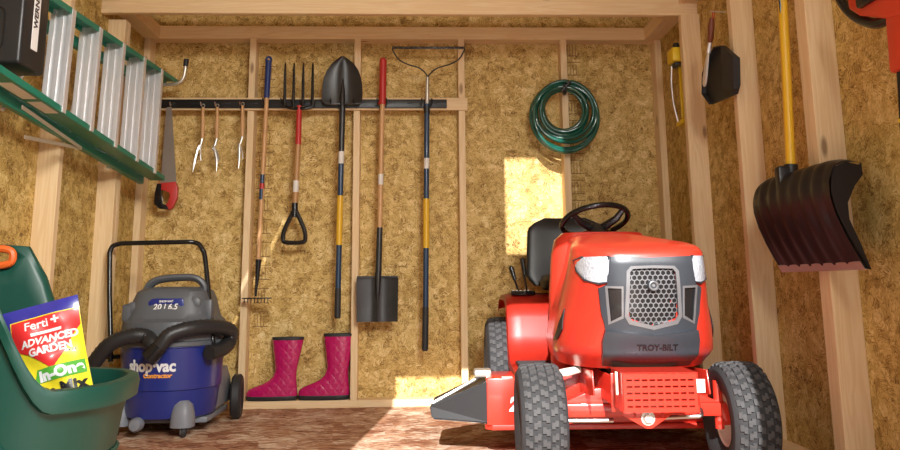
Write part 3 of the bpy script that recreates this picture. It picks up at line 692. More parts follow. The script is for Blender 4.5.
bm = B(); seg_box(bm, (-1.31, -1.72, 1.275), (-1.36, -1.12, 1.235), .014, .003, (0, 0, 1)); seg_box(bm, (-1.36, -1.12, 1.235), (-1.375, -1.56, 1.20), .014, .003, (0, 0, 1)); T.part('spreader', bm, 'zinc')
for (a, b, m) in ((.10, .20, 'label'), (.22, .30, 'label')):
    p, q = D0.lerp(D1, a), D0.lerp(D1, b); bm = B(); seg_box(bm, p+Vector((.0, 0, -.0035)), q+Vector((0, 0, -.0035)), .0015, .05, (0, 0, 1)); T.part('sticker', bm, m)
# top cap (black, its face towards the door)
bm = B(); box(bm, -1.47, -1.275, -1.83, -1.655, 1.40, 1.78, .012, 3); cap = T.part('top_cap', bm, 'black')
bm = B(); tube(bm, [(-1.375+u*.9, -1.832, 1.52+v) for u, v in [selli(2*PI*k/28, .045, .075, 5) for k in range(28)]], .003, 6, closed=True)
tube(bm, [(-1.38+.09*math.cos(a), -1.832, 1.74+.08*math.sin(a)) for a in [PI+PI*k/16 for k in range(17)]], .003, 6)
T.part('tool_slot', bm, 'satin', cap)
bm = B(); lathe(bm, [(.0, .003), (.016, .003), (.018, 0)], 16, Matrix.Translation((-1.435, -1.831, 1.56)) @ Matrix.Rotation(PI/2, 4, 'X')); T.part('tool_hole', bm, 'ash', cap)
bm = B(); box(bm, -1.276, -1.2735, -1.765, -1.722, 1.47, 1.77, .001, 1); st = T.part('logo_strip', bm, 'white', cap)
bm = B(); merge(bm, text_bm('WERNER', .036, .0006, bold=.001), Matrix.Translation((-1.2730, -1.745, 1.62)) @ Matrix(((0, 0, 1, 0), (0, 1, 0, 0), (1, 0, 0, 0), (0, 0, 0, 1))) @ Matrix.Scale(-1, 4, (0, 1, 0))); T.part('lettering', bm, 'black', st)
# hook carrying the ladder
T = Thing('ladder_hook', 'grey steel hook with dark tip carrying the ladder rail near the corner', 'hook', (-1.44, -.16, 1.80))
bm = B(); tube(bm, spline([(-1.535, -.20, 1.755), (-1.42, -.20, 1.752), (-1.33, -.205, 1.752), (-1.27, -.21, 1.758), (-1.235, -.213, 1.79), (-1.225, -.215, 1.87)], 6), .0095, 10); T.part('hook_rod', bm, 'zinc')
bm = B(); tube(bm, [(-1.2265, -.2147, 1.855), (-1.2245, -.2152, 1.895)], .014, 10); T.part('tip', bm, 'rubber_dk')

# ------------------------------------------------------------------ lawn tractor
T = Thing('lawn_tractor', 'red riding lawn tractor with black seat and grey grille, facing the door', 'lawn tractor', (.845, -.95, 0), rot=-.04, local=True)
YR, HB = -.16, .36
def interp(tab, z):
    if z <= tab[0][0]: return tab[0][1:]
    for a, b in zip(tab, tab[1:]):
        if z <= b[0]:
            t = (z-a[0])/(b[0]-a[0]); t = t*t*(3-2*t)*.5+t*.5
            return tuple(a[i]+(b[i]-a[i])*t for i in range(1, len(a)))
    return tab[-1][1:]
# z, half width, nose y, plan exponent
HT = [(.375, .315, -.80, 2.6), (.43, .335, -.885, 2.6), (.50, .320, -.91, 2.7), (.58, .285, -.925, 3.1), (.66, .256, -.935, 3.8), (.72, .240, -.935, 4.5), (.745, .233, -.93, 4.8)]
def hood_y(x, z):
    w, yf, n = interp(HT, z); q = min(.999, abs(x)/w)
    return YR+(yf-YR)*(1-q**n)**(1/n)
def hood_ring(z, w, yf, n, yr=YR, seg=40, zf=None):
    out = []
    for k in range(seg+1):
        a = PI*k/seg; c, s = math.cos(a), math.sin(a)
        x = w*math.copysign(abs(c)**(2/n), c); t = abs(s)**(2/n)
        y = yr+(yf-yr)*t
        tp = max(0, min(1, (y+.78)/.55)); x *= 1-(.24+.13*max(0, min(1, (z-.6)/.15)))*tp*tp*(3-2*tp)
        out.append((x, y, z+(zf(x, y) if zf else 0)))
    return out
rings = [hood_ring(z, *interp(HT, z)) for z in [.375, .39, .41, .43, .46, .5, .54, .58, .62, .66, .70, .725, .745]]
# the top: slices shrink inward while rising to the back
crown = lambda y: .085*max(0, min(1, (y+.93)/.70))
for (ins, dz) in ((.004, .010), (.012, .017), (.03, .023), (.07, .029), (.12, .033), (.19, .036)):
    rings.append(hood_ring(.745+dz, .233-ins, -.93+ins*.9, 4.6, YR-.0, zf=lambda x, y: crown(y)*1.0))
# raise the belt behind the nose as well
def lift(r, z0): return r
for i in range(6, 13):
    f = (i-6)/6.
    rings[i] = [(x, y, z+crown(y)*f) for x, y, z in rings[i]]
bm = B(); loft(bm, rings, closed=False, cap=False)
vt = [v for v in bm.verts]
bm.faces.new([bm.verts.new(p) for p in rings[-1]])
bmesh.ops.remove_doubles(bm, verts=bm.verts[:], dist=.0002)
hood = T.part('hood', bm, 'red', ang=50)
# dashboard behind the hood
bm = B(); loft(bm, [[(x*.21*s, y0+y*.10*sy, z) for x, y in [selli(2*PI*k/32, 1, 1, 3) for k in range(32)]] for z, s, sy, y0 in ((.30, 1.1, 1, -.13), (.60, 1.1, 1, -.12), (.78, 1.02, 1, -.11), (.84, .95, .95, -.11), (.868, .8, .8, -.115), (.872, .5, .5, -.115))])
T.part('dashboard', bm, 'red')
bm = B(); tube(bm, [(0, -.12, .85), (0, -.03, .893)], .028, 16); T.part('steering_column', bm, 'black')
# steering wheel
SC = Matrix.Translation((0, .0, .93)) @ Matrix.Rotation(-.40, 4, 'X') @ Matrix.Rotation(-.10, 4, 'Y')
bm = B(); tube(bm, [SC @ Vector((.148*math.cos(2*PI*k/48), .148*math.sin(2*PI*k/48), 0)) for k in range(48)], .0125, 12, closed=True)
for a in (PI*.28, PI*.72+.0, -PI/2-.9, -PI/2+.9):
    tube(bm, [SC @ Vector((.03*math.cos(a), .03*math.sin(a), -.045)), SC @ Vector((.10*math.cos(a), .10*math.sin(a), -.03)), SC @ Vector((.146*math.cos(a), .146*math.sin(a), 0))], [.02, .016, .012], 8)
lathe(bm, [(0, -.03), (.035, -.032), (.045, -.045), (.04, -.07), (.02, -.085)], 24, SC); T.part('steering_wheel', bm, 'satin')
# bezel pieces laid over the nose
def nose(off):
    def fn(c): return Vector((c.x, hood_y(c.x, c.z)-off-c.y*1., c.z))
    return fn
def strip_part(name, outs, ins, off, th, m, parent=None, label=None, closed=False, sides=(1, -1)):
    bmx = B(); n = len(outs)
    for s in sides:
        for i in range(n if closed else n-1):
            j = (i+1) % n; pl = [(s*outs[i][0], outs[i][1]), (s*outs[j][0], outs[j][1]), (s*ins[j][0], ins[j][1]), (s*ins[i][0], ins[i][1])]
            prism(bmx, pl, -.004, th, fn=nose(off), sub=3)
    bmesh.ops.remove_doubles(bmx, verts=bmx.verts[:], dist=.0002)
    return T.part(name, bmx, m, parent, label, ang=30)
def nose_part(name, polys, off, th, m, parent=None, label=None, mirror=True, ang=30):
    bmx = B()
    for poly in polys:
        for s in ((1, -1) if mirror else (1,)):
            pl = [(s*x, z) for x, z in poly]
            prism(bmx, pl, -.004, th, fn=nose(off), sub=4)
    return T.part(name, bmx, m, parent, label, ang=ang)
bez = [  # half outline, centre opening is a notch, vent opening left between two pieces
    [(0, .738), (.130, .742), (.135, .70), (.075, .692), (.066, .706), (0, .708)],
    [(.075, .692), (.135, .70), (.138, .655), (.168, .64), (.145, .64), (.098, .64), (.076, .64)],
    [(.076, .64), (.098, .64), (.098, .55), (.079, .55)],
    [(.145, .64), (.168, .64), (.160, .56), (.152, .53), (.134, .53)],
    [(.079, .55), (.098, .55), (.098, .5), (.068, .530)], [(.098, .55), (.134, .53), (.148, .505), (.098, .5)], [(.134, .53), (.152, .53), (.148, .505)],
    [(0, .490), (.098, .50), (.068, .530), (0, .522)],
]
bezel = nose_part('grille_bezel', bez, .002, .010, 'grey_pl', label='charcoal plastic grille surround')
strip_part('bezel_frame', [(0, .712), (.070, .710), (.084, .694), (.092, .55), (.078, .526), (0, .508)], [(0, .703), (.064, .701), (.073, .690), (.080, .555), (.069, .538), (0, .521)], .008, .006, 'grille_pl', bezel)
for s_ in (1, -1): strip_part('vent_frame', [(.095, .646), (.150, .648), (.140, .524), (.095, .545)], [(.101, .639), (.142, .641), (.133, .534), (.101, .552)], .008, .005, 'grille_pl', bezel, closed=True, sides=(s_,))
for s_ in (1, -1): nose_part('side_vent', [[(s_*.099, .641), (s_*.144, .641), (s_*.134, .534), (s_*.099, .552)]], .001, .004, 'satin', mirror=False)
nose_part('chin', [[(0, .490), (.150, .505), (.158, .47), (.156, .425), (.150, .405), (0, .405)]], .004, .022, 'grey_pl', label='charcoal plastic chin with maker lettering')
nose_part('chin_lip', [[(0, .412), (.150, .412), (.144, .385), (0, .382)]], .006, .014, 'black')
# honeycomb grille
bm = B(); hr = .0098; py = hr*1.5; px = hr*math.sqrt(3); row = 0; z = .526
while z < .706:
    x = -.075+(px/2 if row % 2 else 0)
    while x < .076:
        hw = .079-(.706-z)*-.0 if z > .56 else .070
        if abs(x) < hw-.002 and z > .522+abs(x)*.05:
            o = [(x+hr*1.02*math.cos(PI/6+PI/3*k), z+hr*1.02*math.sin(PI/6+PI/3*k)) for k in range(6)]
            i_ = [(x+hr*.80*math.cos(PI/6+PI/3*k), z+hr*.80*math.sin(PI/6+PI/3*k)) for k in range(6)]
            yy = lambda x, z: hood_y(x, z)-.003
            vo = [bm.verts.new((a, yy(a, b), b)) for a, b in o]; vi = [bm.verts.new((a, yy(a, b), b)) for a, b in i_]; vb = [bm.verts.new((a, yy(a, b)+.004, b)) for a, b in i_]
            for k in range(6):
                j = (k+1) % 6; bm.faces.new((vo[k], vo[j], vi[j], vi[k])); bm.faces.new((vi[k], vi[j], vb[j], vb[k]))
        x += px
    z += py; row += 1
T.part('honeycomb_grille', bm, 'grille_pl', bezel, smooth=False, recalc=False, label='pale perforated honeycomb panel')
nose_part('grille_backing', [[(0, .704), (.072, .702), (.078, .60), (.074, .545), (0, .518)]], -.001, .0015, 'satin', bezel)
bm = B(); MT = Matrix.Translation((0, hood_y(0, .648)-.006, .648)) @ Matrix.Rotation(PI/2, 4, 'X')
lathe(bm, [(0, .006), (.009, .006), (.011, .009), (.0165, .010), (.019, .006), (.019, -.002)], 28, MT); em = T.part('emblem', bm, 'grey_pl', bezel, label='round raised nose emblem')
bm = B(); lathe(bm, [(.0095, .0095), (.0125, .0115), (.015, .0105)], 28, MT); lathe(bm, [(0, .009), (.005, .009), (.006, .006)], 6, MT); T.part('emblem', bm, 'grille_pl', bezel)
bm = B(); merge(bm, text_bm('TROY-BILT', .0265, .001, bold=.0008, sub=2, sxx=1.02), None, lambda c: Vector((c.x+.01, hood_y(c.x+.01, .452+c.y)-.0272-c.z, .452+c.y))); T.part('lettering', bm, 'satin')
# headlights
for s in (-1, 1):
    pl = [(s*.134, .742), (s*.205, .744), (s*.221, .735), (s*.219, .70), (s*.202, .668), (s*.165, .655), (s*.140, .66)]
    bm = B(); prism(bm, pl, -.002, .006, fn=nose(.001), sub=4); hl = T.part('headlight', bm, 'lens', ang=60)
    bm = B(); pts = [Vector((x, hood_y(x, z)-.007, z)) for x, z in pl]; tube(bm, pts, .004, 6, closed=True); T.part('headlight_rim', bm, 'grey_pl', hl)
# triangular side vents
for s in (-1, 1):
    bm = B()
    def sidefn(c): 
        w, yf, n = interp(HT, c.z); t = min(.999, (c.x-YR)/(yf-YR)); tp = max(0, min(1, (c.x+.78)/.55)); return Vector((s*(w*(1-t**n)**(1/n)*(1-.24*tp*tp*(3-2*tp))+.002+c.y), c.x, c.z))
    prism(bm, [(-.70, .57), (-.655, .50), (-.60, .455), (-.66, .465), (-.705, .50)], 0, .004, fn=sidefn, sub=3); T.part('hood_vent', bm, 'satin')
# perforated bumper plate
bm = B(); X0, X1, Z0, Z1 = -.126, .106, .268, .384; rows, cols = 5, 9
xs = [X0]; zs = [Z0]
for c in range(cols): a = X0+.010+c*(X1-X0-.02)/cols; xs += [a+.003, a+(X1-X0-.02)/cols-.003]
xs.append(X1)
for r in range(rows): a = Z0+.014+r*.0195; zs += [a, a+.0055]
zs.append(Z1)
PY = -1.0
for j in range(len(zs)-1):
    for i in range(len(xs)-1):
        if i % 2 == 1 and j % 2 == 1: continue
        box(bm, xs[i], xs[i+1], PY, PY+.004, zs[j], zs[j+1])
bmesh.ops.remove_doubles(bm, verts=bm.verts[:], dist=.0001)
box(bm, X0-.001, X0+.003, PY, PY+.16, Z0, Z1); box(bm, X1-.003, X1+.001, PY, PY+.16, Z0, Z1); box(bm, X0, X1, PY, PY+.16, Z1-.003, Z1+.001)
T.part('front_guard', bm, 'red', smooth=False, label='slotted red front guard plate')
bm = B(); box(bm, X0-.013, X0-.006, PY+.03, PY+.05, .315, .385, .003); T.part('guard_gap_strip', bm, 'cream')  # pale strip standing in for the light gap beside the guard plate
bm = B(); box(bm, X1-.006, X1+.020, PY-.006, PY-.001, .325, .365, .001); T.part('sticker', bm, 'label', label='small white label on the guard')
bm = B(); prism(bm, [(-.118, .268), (.035+.0, .268), (.035, .255), (-.03, .213), (-.048, .213), (-.118, .252)], -.955, -.945, bev=.001)
box(bm, -.085, -.080, -.965, -.95, .25, .29); box(bm, 0., .005, -.965, -.95, .25, .29); T.part('pivot_bracket', bm, 'red')
bm = B(); lathe(bm, [(0, .012), (.014, .012), (.016, .006), (.016, 0)], 6, Matrix.Translation((-.042, -.957, .244)) @ Matrix.Rotation(PI/2, 4, 'X')); lathe(bm, [(.0, .002), (.022, .002), (.022, -.002)], 20, Matrix.Translation((-.042, -.957, .244)) @ Matrix.Rotation(PI/2, 4, 'X')); T.part('pivot_bolt', bm, 'zinc')
# frame, engine block, axle
bm = B(); box(bm, -.135, -.125, -.86, .60, .27, .36, .003); box(bm, .125, .135, -.86, .60, .27, .36, .003); box(bm, -.135, .135, -.87, -.86, .25, .37, .002); T.part('chassis', bm, 'red')
for s in (-1, 1):
    bm = B(); prism(bm, [(s*.135, .24), (s*.275, .24), (s*.285, .30), (s*.26, .345), (s*.135, .37)], -.585, -.575, bev=.003); T.part('side_plate', bm, 'red')
    bm = B(); prism(bm, [(-.86, .30), (-.60, .26), (-.58, .36), (-.84, .375)], s*.185, s*.190, plane='YZ', bev=.002); T.part('side_bracket', bm, 'red')
bm = B(); box(bm, -.12, .12, -.78, -.42, .30, .56, .02); lathe(bm, [(0, .62), (.09, .62), (.11, .60), (.11, .55)], 24, Matrix.Translation((0, -.6, 0))); T.part('engine', bm, 'black')
bm = B(); tube(bm, [(-.20, -.66, .36), (-.25, -.68, .352), (-.30, -.70, .35)], [.012, .015, .010], 10); T.part('muffler_pipe', bm, 'cream')
bm = B(); box(bm, -.275, .275, -.70, -.64, .205, .25, .006)
for s in (-1, 1):
    tube(bm, spline([(s*.26, -.67, .235), (s*.285, -.67, .23), (s*.30, -.67, .19)], 4), .022, 10); tube(bm, [(s*.275, -.67, .32), (s*.275, -.67, .16)], .016, 10)
prism(bm, [(-.275, .25), (.275, .25), (.15, .30), (-.15, .30)], -.695, -.645, bev=.003); T.part('front_axle', bm, 'red')
bm = B()
tube(bm, [(-.29, -.76, .205), (-.11, -.76, .205)], .007, 8); T.part('tie_rod', bm, 'chrome'); bm = B(); tube(bm, spline([(.03, -.76, .212), (.15, -.76, .215), (.185, -.76, .218), (.19, -.74, .235)], 4), .007, 8); T.part('tie_rod', bm, 'chrome')
# tyres
def tyre(bm, R, w, rim, cx, cy, side_sign, blocks=30, tread=.008):
    mt = Matrix.Translation((cx, cy, R)) @ Matrix.Rotation(PI/2, 4, 'Y')
    hw = w/2
    prof = [(rim, -hw*.62), (rim+.008, -hw*.80), (rim+(R-rim)*.45, -hw*1.0), (rim+(R-rim)*.75, -hw*.97), (R-.014, -hw*.86), (R-.007, -hw*.70), (R-.0045, -hw*.35), (R-.0035, 0),
            (R-.0045, hw*.35), (R-.007, hw*.70), (R-.014, hw*.86), (rim+(R-rim)*.75, hw*.97), (rim+(R-rim)*.45, hw*1.0), (rim+.008, hw*.80), (rim, hw*.62)]
    lathe(bm, prof, 72, mt)
    for f_ in bm.faces: f_.material_index = 1
    def rad(v):   # crown
        q = abs(v)/hw; return R-.0035-.0035*(q/.7)**2 if q < .7 else R-.007-(q-.7)/.16*.007
    for k in range(blocks):
        for (c, wd, st, hook) in ((-.70, .26, .5, 1), (-.36, .27, 0, -1), (0, .29, .5, 1), (.36, .27, 0, -1), (.70, .26, .5, 1)):
            a0 = 2*PI*(k+st)/blocks; da = 2*PI/blocks*.36
            # S-shaped lug = two overlapping offset blocks
            for (dc, dd) in ((-wd*.26, -.22*hook), (wd*.26, .22*hook)):
                vs_ = []
                for lvl in (-.004, tread-.001):
                    for (u, vv) in ((-1, -1), (1, -1), (1, 1), (-1, 1)):
                        v = (c+dc+vv*wd*.27)*hw; a = a0+da*(u*(.80 if lvl < 0 else .70)+dd)
                        r = rad(v)+lvl; vs_.append(bm.verts.new(mt @ Vector((r*math.cos(a), r*math.sin(a), v))))
                for f in ((4, 5, 6, 7), (0, 1, 5, 4), (1, 2, 6, 5), (2, 3, 7, 6), (3, 0, 4, 7)): bm.faces.new([vs_[q] for q in f])
def rim(bm, R, r, w, cx, cy, s):
    mt = Matrix.Translation((cx, cy, R)) @ Matrix.Rotation(s*PI/2, 4, 'Y'); h = w*.32
    lathe(bm, [(.0, h*.1), (.02, h*.1), (.022, h*.5), (.032, h*.5), (.036, -h*.1), (r*.65, -h*.1), (r*.85, h*.5), (r*.93, h*1.02), (r*1.02, h*1.12), (r*1.03, h*.9), (r*.9, -h), (r*1.03, -h*1.1)], 40, mt)
for s in (-1, 1):
    w = Thing  # grouping only
    bm = B(); tyre(bm, .190, .158, .088, s*.345, -.67, s); ty = T.part('front_tyre', bm, ['rubber', 'rubber_base'], ang=30)
    bm = B(); rim(bm, .190, .090, .150, s*.345, -.67, s); T.part('wheel_rim', bm, 'cream', ty, label='cream steel wheel rim')
    bm = B(); rim(bm, .190, .088, .150, s*.345, -.67, -s); T.part('wheel_rim', bm, 'cream', ty)
    bm = B(); tyre(bm, .245, .185, .115, s*.385, .53, s, blocks=36, tread=.006); ty = T.part('rear_tyre', bm, ['rubber', 'rubber_base'], ang=30)
    bm = B(); rim(bm, .245, .117, .185, s*.385, .53, s); T.part('wheel_rim', bm, 'cream', ty, label='cream steel wheel rim')
    bm = B(); tube(bm, [(s*.265, -.67, .185), (s*.33, -.67, .19)], .018, 12); T.part('spindle', bm, 'red')
bm = B(); tube(bm, [(-.33, .53, .245), (.33, .53, .245)], .03, 12); box(bm, -.12, .12, .42, .64, .16, .34, .02); T.part('rear_axle', bm, 'black')
# fenders and running boards: one shell profile swept across
def fender_prof(d=0.):
    return [(-.145, .225), (-.155, .25), (-.15, .285), (-.13, .302), (.08, .305), (.15, .315), (.195, .35), (.222, .42), (.245, .50), (.272, .56), (.32, .592), (.40, .605), (.72, .605), (.80, .585), (.84, .53)]
def fender_bm(x0, x1):
    b = B(); fp = fender_prof(); n = len(fp); F = []; ns = 8
    for j in range(ns+1):
        x = x0+(x1-x0)*j/ns; e = 0
        if j in (0,): e = .010
        if j in (ns,): e = 0
        F.append([b.verts.new((x, y+e*.6, z-e)) for y, z in fp])
    for A, C in zip(F, F[1:]):
        for k in range(n-1): b.faces.new((A[k], A[k+1], C[k+1], C[k]))
    # down-turned outer flange
    sg = 1 if x0 > 0 else -1
    O = [b.verts.new((x0+sg*.006, y+.016, z-.030)) for y, z in fp]
    for k in range(n-1): b.faces.new((F[0][k], F[0][k+1], O[k+1], O[k]))
    r = bmesh.ops.solidify(b, geom=b.faces[:], thickness=.004)
    return b
for s in (-1, 1):
    fd = T.part('fender', fender_bm(s*.382, s*.12), 'red', ang=50)
    bm = B(); box(bm, min(s*.36, s*.2), max(s*.36, s*.2), -.10, .13, .307, .313, .002)
    for i in range(8): box(bm, min(s*.355, s*.205), max(s*.355, s*.205), -.09+i*.027, -.08+i*.027, .312, .317)
    T.part('foot_pad', bm, 'rubber_dk', fd)
bm = B(); box(bm, -.13, .13, .12, .82, .34, .60, .02); T.part('rear_deck', bm, 'red')
# levers on the left fender
bm = B(); prism(bm, [(-.355, .34), (-.29, .31), (-.235, .36), (-.245, .40), (-.30, .45), (-.35, .42)], .600, .622, plane='XY', bev=.006); T.part('lever_quadrant', bm, 'satin')
bm = B()
for i in range(5): box(bm, -.35+i*.018, -.343+i*.018, .318-i*.004, .352-i*.004, .6225, .626)
T.part('quadrant_mark', bm, 'white')
for (x, y, x2, y2, z2) in ((-.315, .36, -.35, .385, .735), (-.275, .36, -.290, .41, .775)):
    bm = B(); tube(bm, [(x, y, .61), ((x+x2)/2, (y+y2)/2, .67), (x2, y2, z2)], .005, 8); lv = T.part('control_lever', bm, 'satin')
    bm = B(); tube(bm, [(x+(x2-x)*.5, y+(y2-y)*.5, .61+(z2-.61)*.52), (x2, y2, z2), (x2-.002, y2+.002, z2+.006)], [.010, .013, .007], 10); T.part('lever_grip', bm, 'satin', lv)
# seat
def sring(cx, cy, cz, a, b, e, ang=0., n=40):
    out = []
    for k in range(n):
        u, v = selli(2*PI*k/n, a, b, e); out.append((cx+u, cy+v*math.cos(ang), cz+v*math.sin(ang)))
    return out
bm = B(); loft(bm, [sring(0, .45, .615, .15, .17, 3), sring(0, .45, .63, .19, .21, 3), sring(0, .45, .67, .20, .22, 3), sring(0, .45, .695, .185, .205, 3), sring(0, .46, .69, .10, .12, 3)]); T.part('seat_cushion', bm, 'black')
bm = B(); rr = []
for i in range(15):
    t = i/14; z = .645+.355*t; y = .62+.075*t; hw = .225*(1-.12*t)*(1-max(0, (t-.8)/.2)**2*.45)*(1-max(0, (.12-t)/.12)*.2); th = .042*(1-max(0, (t-.85)/.15)**2*.7)
    rr.append([(-.035+u*hw, y+v*th-.035*(1-min(1, abs(u))**2*1.0)*-1*0-.03*abs(u)**2.5, z) for u, v in [selli(2*PI*k/40, 1, 1, 3.) for k in range(40)]])
loft(bm, rr); T.part('seat_back', bm, 'black')
# mower deck with side discharge chute
bm = B(); pl = [(-.515, -.10), (-.515, -.37), (-.49, -.395), (.34, -.395), (.49, -.30), (.515, -.18), (.515, .10), (.42, .22), (-.30, .22), (-.40, .10)]
prism(bm, pl, .13, .245, plane='XY', bev=.012); prism(bm, [(x*1.012, y*1.02) for x, y in pl], .112, .132, plane='XY', bev=.003)
prism(bm, [(-.33, -.33), (.30, -.33), (.36, -.2), (.33, .12), (-.28, .12), (-.34, -.1)], .24, .283, plane='XY', bev=.015); 
prism(bm, [(-.30, -.392), (-.08, -.392), (-.10, -.30), (-.28, -.30)], .24, .285, plane='XY', bev=.006)
box(bm, -.515, -.40, -.405, -.16, .13, .302, .004)
deck = T.part('mower_deck', bm, 'red', ang=30)
bm = B(); merge(bm, text_bm('2', .068, .0006, bold=.004, shear=.15), on_front(0, -.412, .205, -.4065)); T.part('lettering', bm, 'white', deck)
bm = B(); box(bm, -.455, -.415, -.4, -.36, .3025, .304); T.part('sticker', bm, 'label', deck)
bm = B(); y0, y1 = -.40, -.06
v = [(-.505, y0, .135), (-.725, y0+.04, .147), (-.735, y0+.05, .196), (-.505, y0, .292), (-.505, y1, .135), (-.715, y1-.03, .147), (-.725, y1-.04, .19), (-.505, y1, .285)]
vv = [bm.verts.new(p) for p in v]
for f in ((0, 1, 2, 3), (7, 6, 5, 4), (3, 2, 6, 7), (0, 4, 5, 1), (1, 5, 6, 2), (0, 3, 7, 4)): bm.faces.new([vv[i] for i in f])
bmesh.ops.bevel(bm, geom=bm.edges[:]+bm.verts[:], offset=.006, segments=2, affect='EDGES'); ch = T.part('discharge_chute', bm, 'black', deck, label='black plastic discharge chute', smooth=False)
bm = B(); tube(bm, spline([(-.725, y0+.06, .203), (-.62, -.32, .255), (-.53, -.29, .30), (-.50, -.27, .32)], 4), .007, 8); box(bm, -.56, -.49, -.33, -.24, .295, .325, .01); T.part('chute_spring', bm, 'zinc', deck)

# ------------------------------------------------------------------ right wall things
# snow shovel
T = Thing('snow_shovel', 'black ribbed snow shovel with a yellow handle hanging on the right wall', 'snow shovel', (1.36, -1.77, .68))
outer = [(1.398, 1.025), (1.36, 1.032), (1.32, 1.015), (1.300, .97), (1.298, .92), (1.312, .86), (1.335, .80), (1.358, .75), (1.386, .695)]
inner = [(1.398, .69), (1.372, .748), (1.345, .80), (1.318, .85), (1.300, .905), (1.300, .95), (1.318, .985), (1.350, 1.003), (1.395, 1.005)]
OS = spline([(x, 0, z) for x, z in outer], 4); YA, YZ = -1.565, -2.10
bm = B(); n = 60; rows = []
for j in range(n+1):
    t = j/n; y = YA+(YZ-YA)*t; row = []
    for i, p in enumerate(OS):
        fi = i/(len(OS)-1); rib = .009*(.5+.5*math.cos(2*PI*t*7))*math.sin(PI*fi)**.5*(1 if .04 < t < .96 else .3)
        mid = 1-.10*math.exp(-((t-.5)/.05)**2)*0; edge = .012*(abs(2*t-1)**8)
        row.append((p.x-rib+edge*.3, y, p.z-edge*(1-fi)*1.2))
    rows.append(row)
F = [[bm.verts.new(p) for p in r] for r in rows]; G = [[bm.verts.new((p[0]+.006, p[1], p[2]-.001)) for p in r] for r in rows]
for A in (F, G):
    for a, b in zip(A, A[1:]):
        for k in range(len(OS)-1): bm.faces.new((a[k], a[k+1], b[k+1], b[k]))
for j in (0, n):
    for k in range(len(OS)-1): bm.faces.new((F[j][k], F[j][k+1], G[j][k+1], G[j][k]))
for j in range(n):
    for k in (0, -1): bm.faces.new((F[j][k], F[j+1][k], G[j+1][k], G[j][k]))
for y0, y1 in ((YA, YA-.008), (YZ+.008, YZ)):   # end walls
    prism(bm, [(x, z-.02*(1-i/len(outer))) for i, (x, z) in enumerate(outer)]+[(1.404, .69), (1.382, .76), (1.352, .84), (1.352, .89), (1.378, .94), (1.407, .975), (1.406, 1.012)], y0, y1)
scoop = T.part('scoop', bm, 'snow', ang=60)
bm = B(); prism(bm, [(1.378, .717), (1.374, .713), (1.386, .689), (1.394, .691)], YA-.0, YZ+.004); T.part('wear_strip', bm, 'zinc', label='thin metal wear strip')
bm = B(); box(bm, 1.295, 1.365, -1.795, -1.755, .90, 1.05, .010); tube(bm, [(1.345, -1.775, 1.00), (1.349, -1.775, 1.055)], .024, 12); T.part('socket', bm, 'snow')
bm = B(); tube(bm, [(1.348, -1.775, 1.03), (1.362, -1.772, 1.35), (1.38, -1.768, 1.82)], .0165, 14); T.part('handle', bm, 'yel_h', label='yellow handle')
bm = B(); tube(bm, [(1.362, -1.775, 1.56), (1.36, -1.777, 1.70), (1.365, -1.775, 1.84)], [.004, .006, .006], 8); box(bm, 1.365, 1.395, -1.82, -1.72, 1.83, 1.95, .01); T.part('grip', bm, 'satin', label='black grip')

# trowel hanging over a black dustpan
T = Thing('dustpan', 'black dustpan hanging on the right wall beneath a brown-handled trowel', 'dustpan', (1.40, -1.05, 1.44))
bm = B(); pl = [(-1.035, 1.685), (-.965, 1.66), (-.86, 1.60), (-.835, 1.50), (-.925, 1.425), (-1.215, 1.395+.01), (-1.25, 1.44), (-1.265, 1.565), (-1.12, 1.665)]
prism(bm, pl, 1.385, 1.392, plane='YZ', bev=.002); 
prism(bm, [(-1.13, 1.66), (-1.265, 1.565), (-1.25, 1.42), (-1.115, 1.45)], 1.362, 1.386, plane='YZ', bev=.004)
for a, b in zip(pl, pl[1:]+pl[:1]):
    if a[1] < 1.43 and b[1] < 1.43: continue
    seg_box(bm, (1.376, a[0], a[1]), (1.376, b[0], b[1]), .006, .022, (0, 1, 0) if abs(a[0]-b[0]) < abs(a[1]-b[1]) else (0, 0, 1))
T.part('pan', bm, 'rubber_dk'); bm = B(); tube(bm, [(1.412, -1.13, 1.64), (1.378, -1.13, 1.642)], .003, 6); T.part('nail', bm, 'zinc'); T.o.location.y -= .10; T.o.location.z += .02; T.o.scale = (1, .88, .9)
T = Thing('hand_trowel', 'narrow bare-metal hand trowel with brown handle hanging over the black dustpan', 'trowel', (1.33, -1.03, 1.53))
bm = B(); tube(bm, [(1.35, -1.09, 1.80), (1.35, -1.075, 1.765), (1.35, -1.06, 1.72), (1.35, -1.05, 1.70)], [.010, .015, .014, .010], 12); T.part('handle', bm, 'brown')
bm = B(); tube(bm, [(1.35, -1.05, 1.70), (1.345, -1.035, 1.655)], [.008, .010], 10)
tube(bm, [(1.345, -1.036, 1.66), (1.342, -1.02, 1.62), (1.34, -.99, 1.55), (1.34, -.975, 1.525), (1.34, -.972, 1.517)], [.010, .019, .024, .018, .004], 14, sx=.35, up=(0, 1, 0)); T.part('blade', bm, 'alu')
bm = B(); tube(bm, spline([(1.353, -1.09, 1.80), (1.352, -1.10, 1.822), (1.352, -1.115, 1.81), (1.353, -1.10, 1.79)], 4), .0022, 6); T.part('hanging_loop', bm, 'red_grip'); bm = B(); tube(bm, [(1.405, -1.11, 1.818), (1.335, -1.11, 1.820)], .0025, 6); T.part('nail', bm, 'zinc'); T.o.location.y -= .10; T.o.location.x -= .004

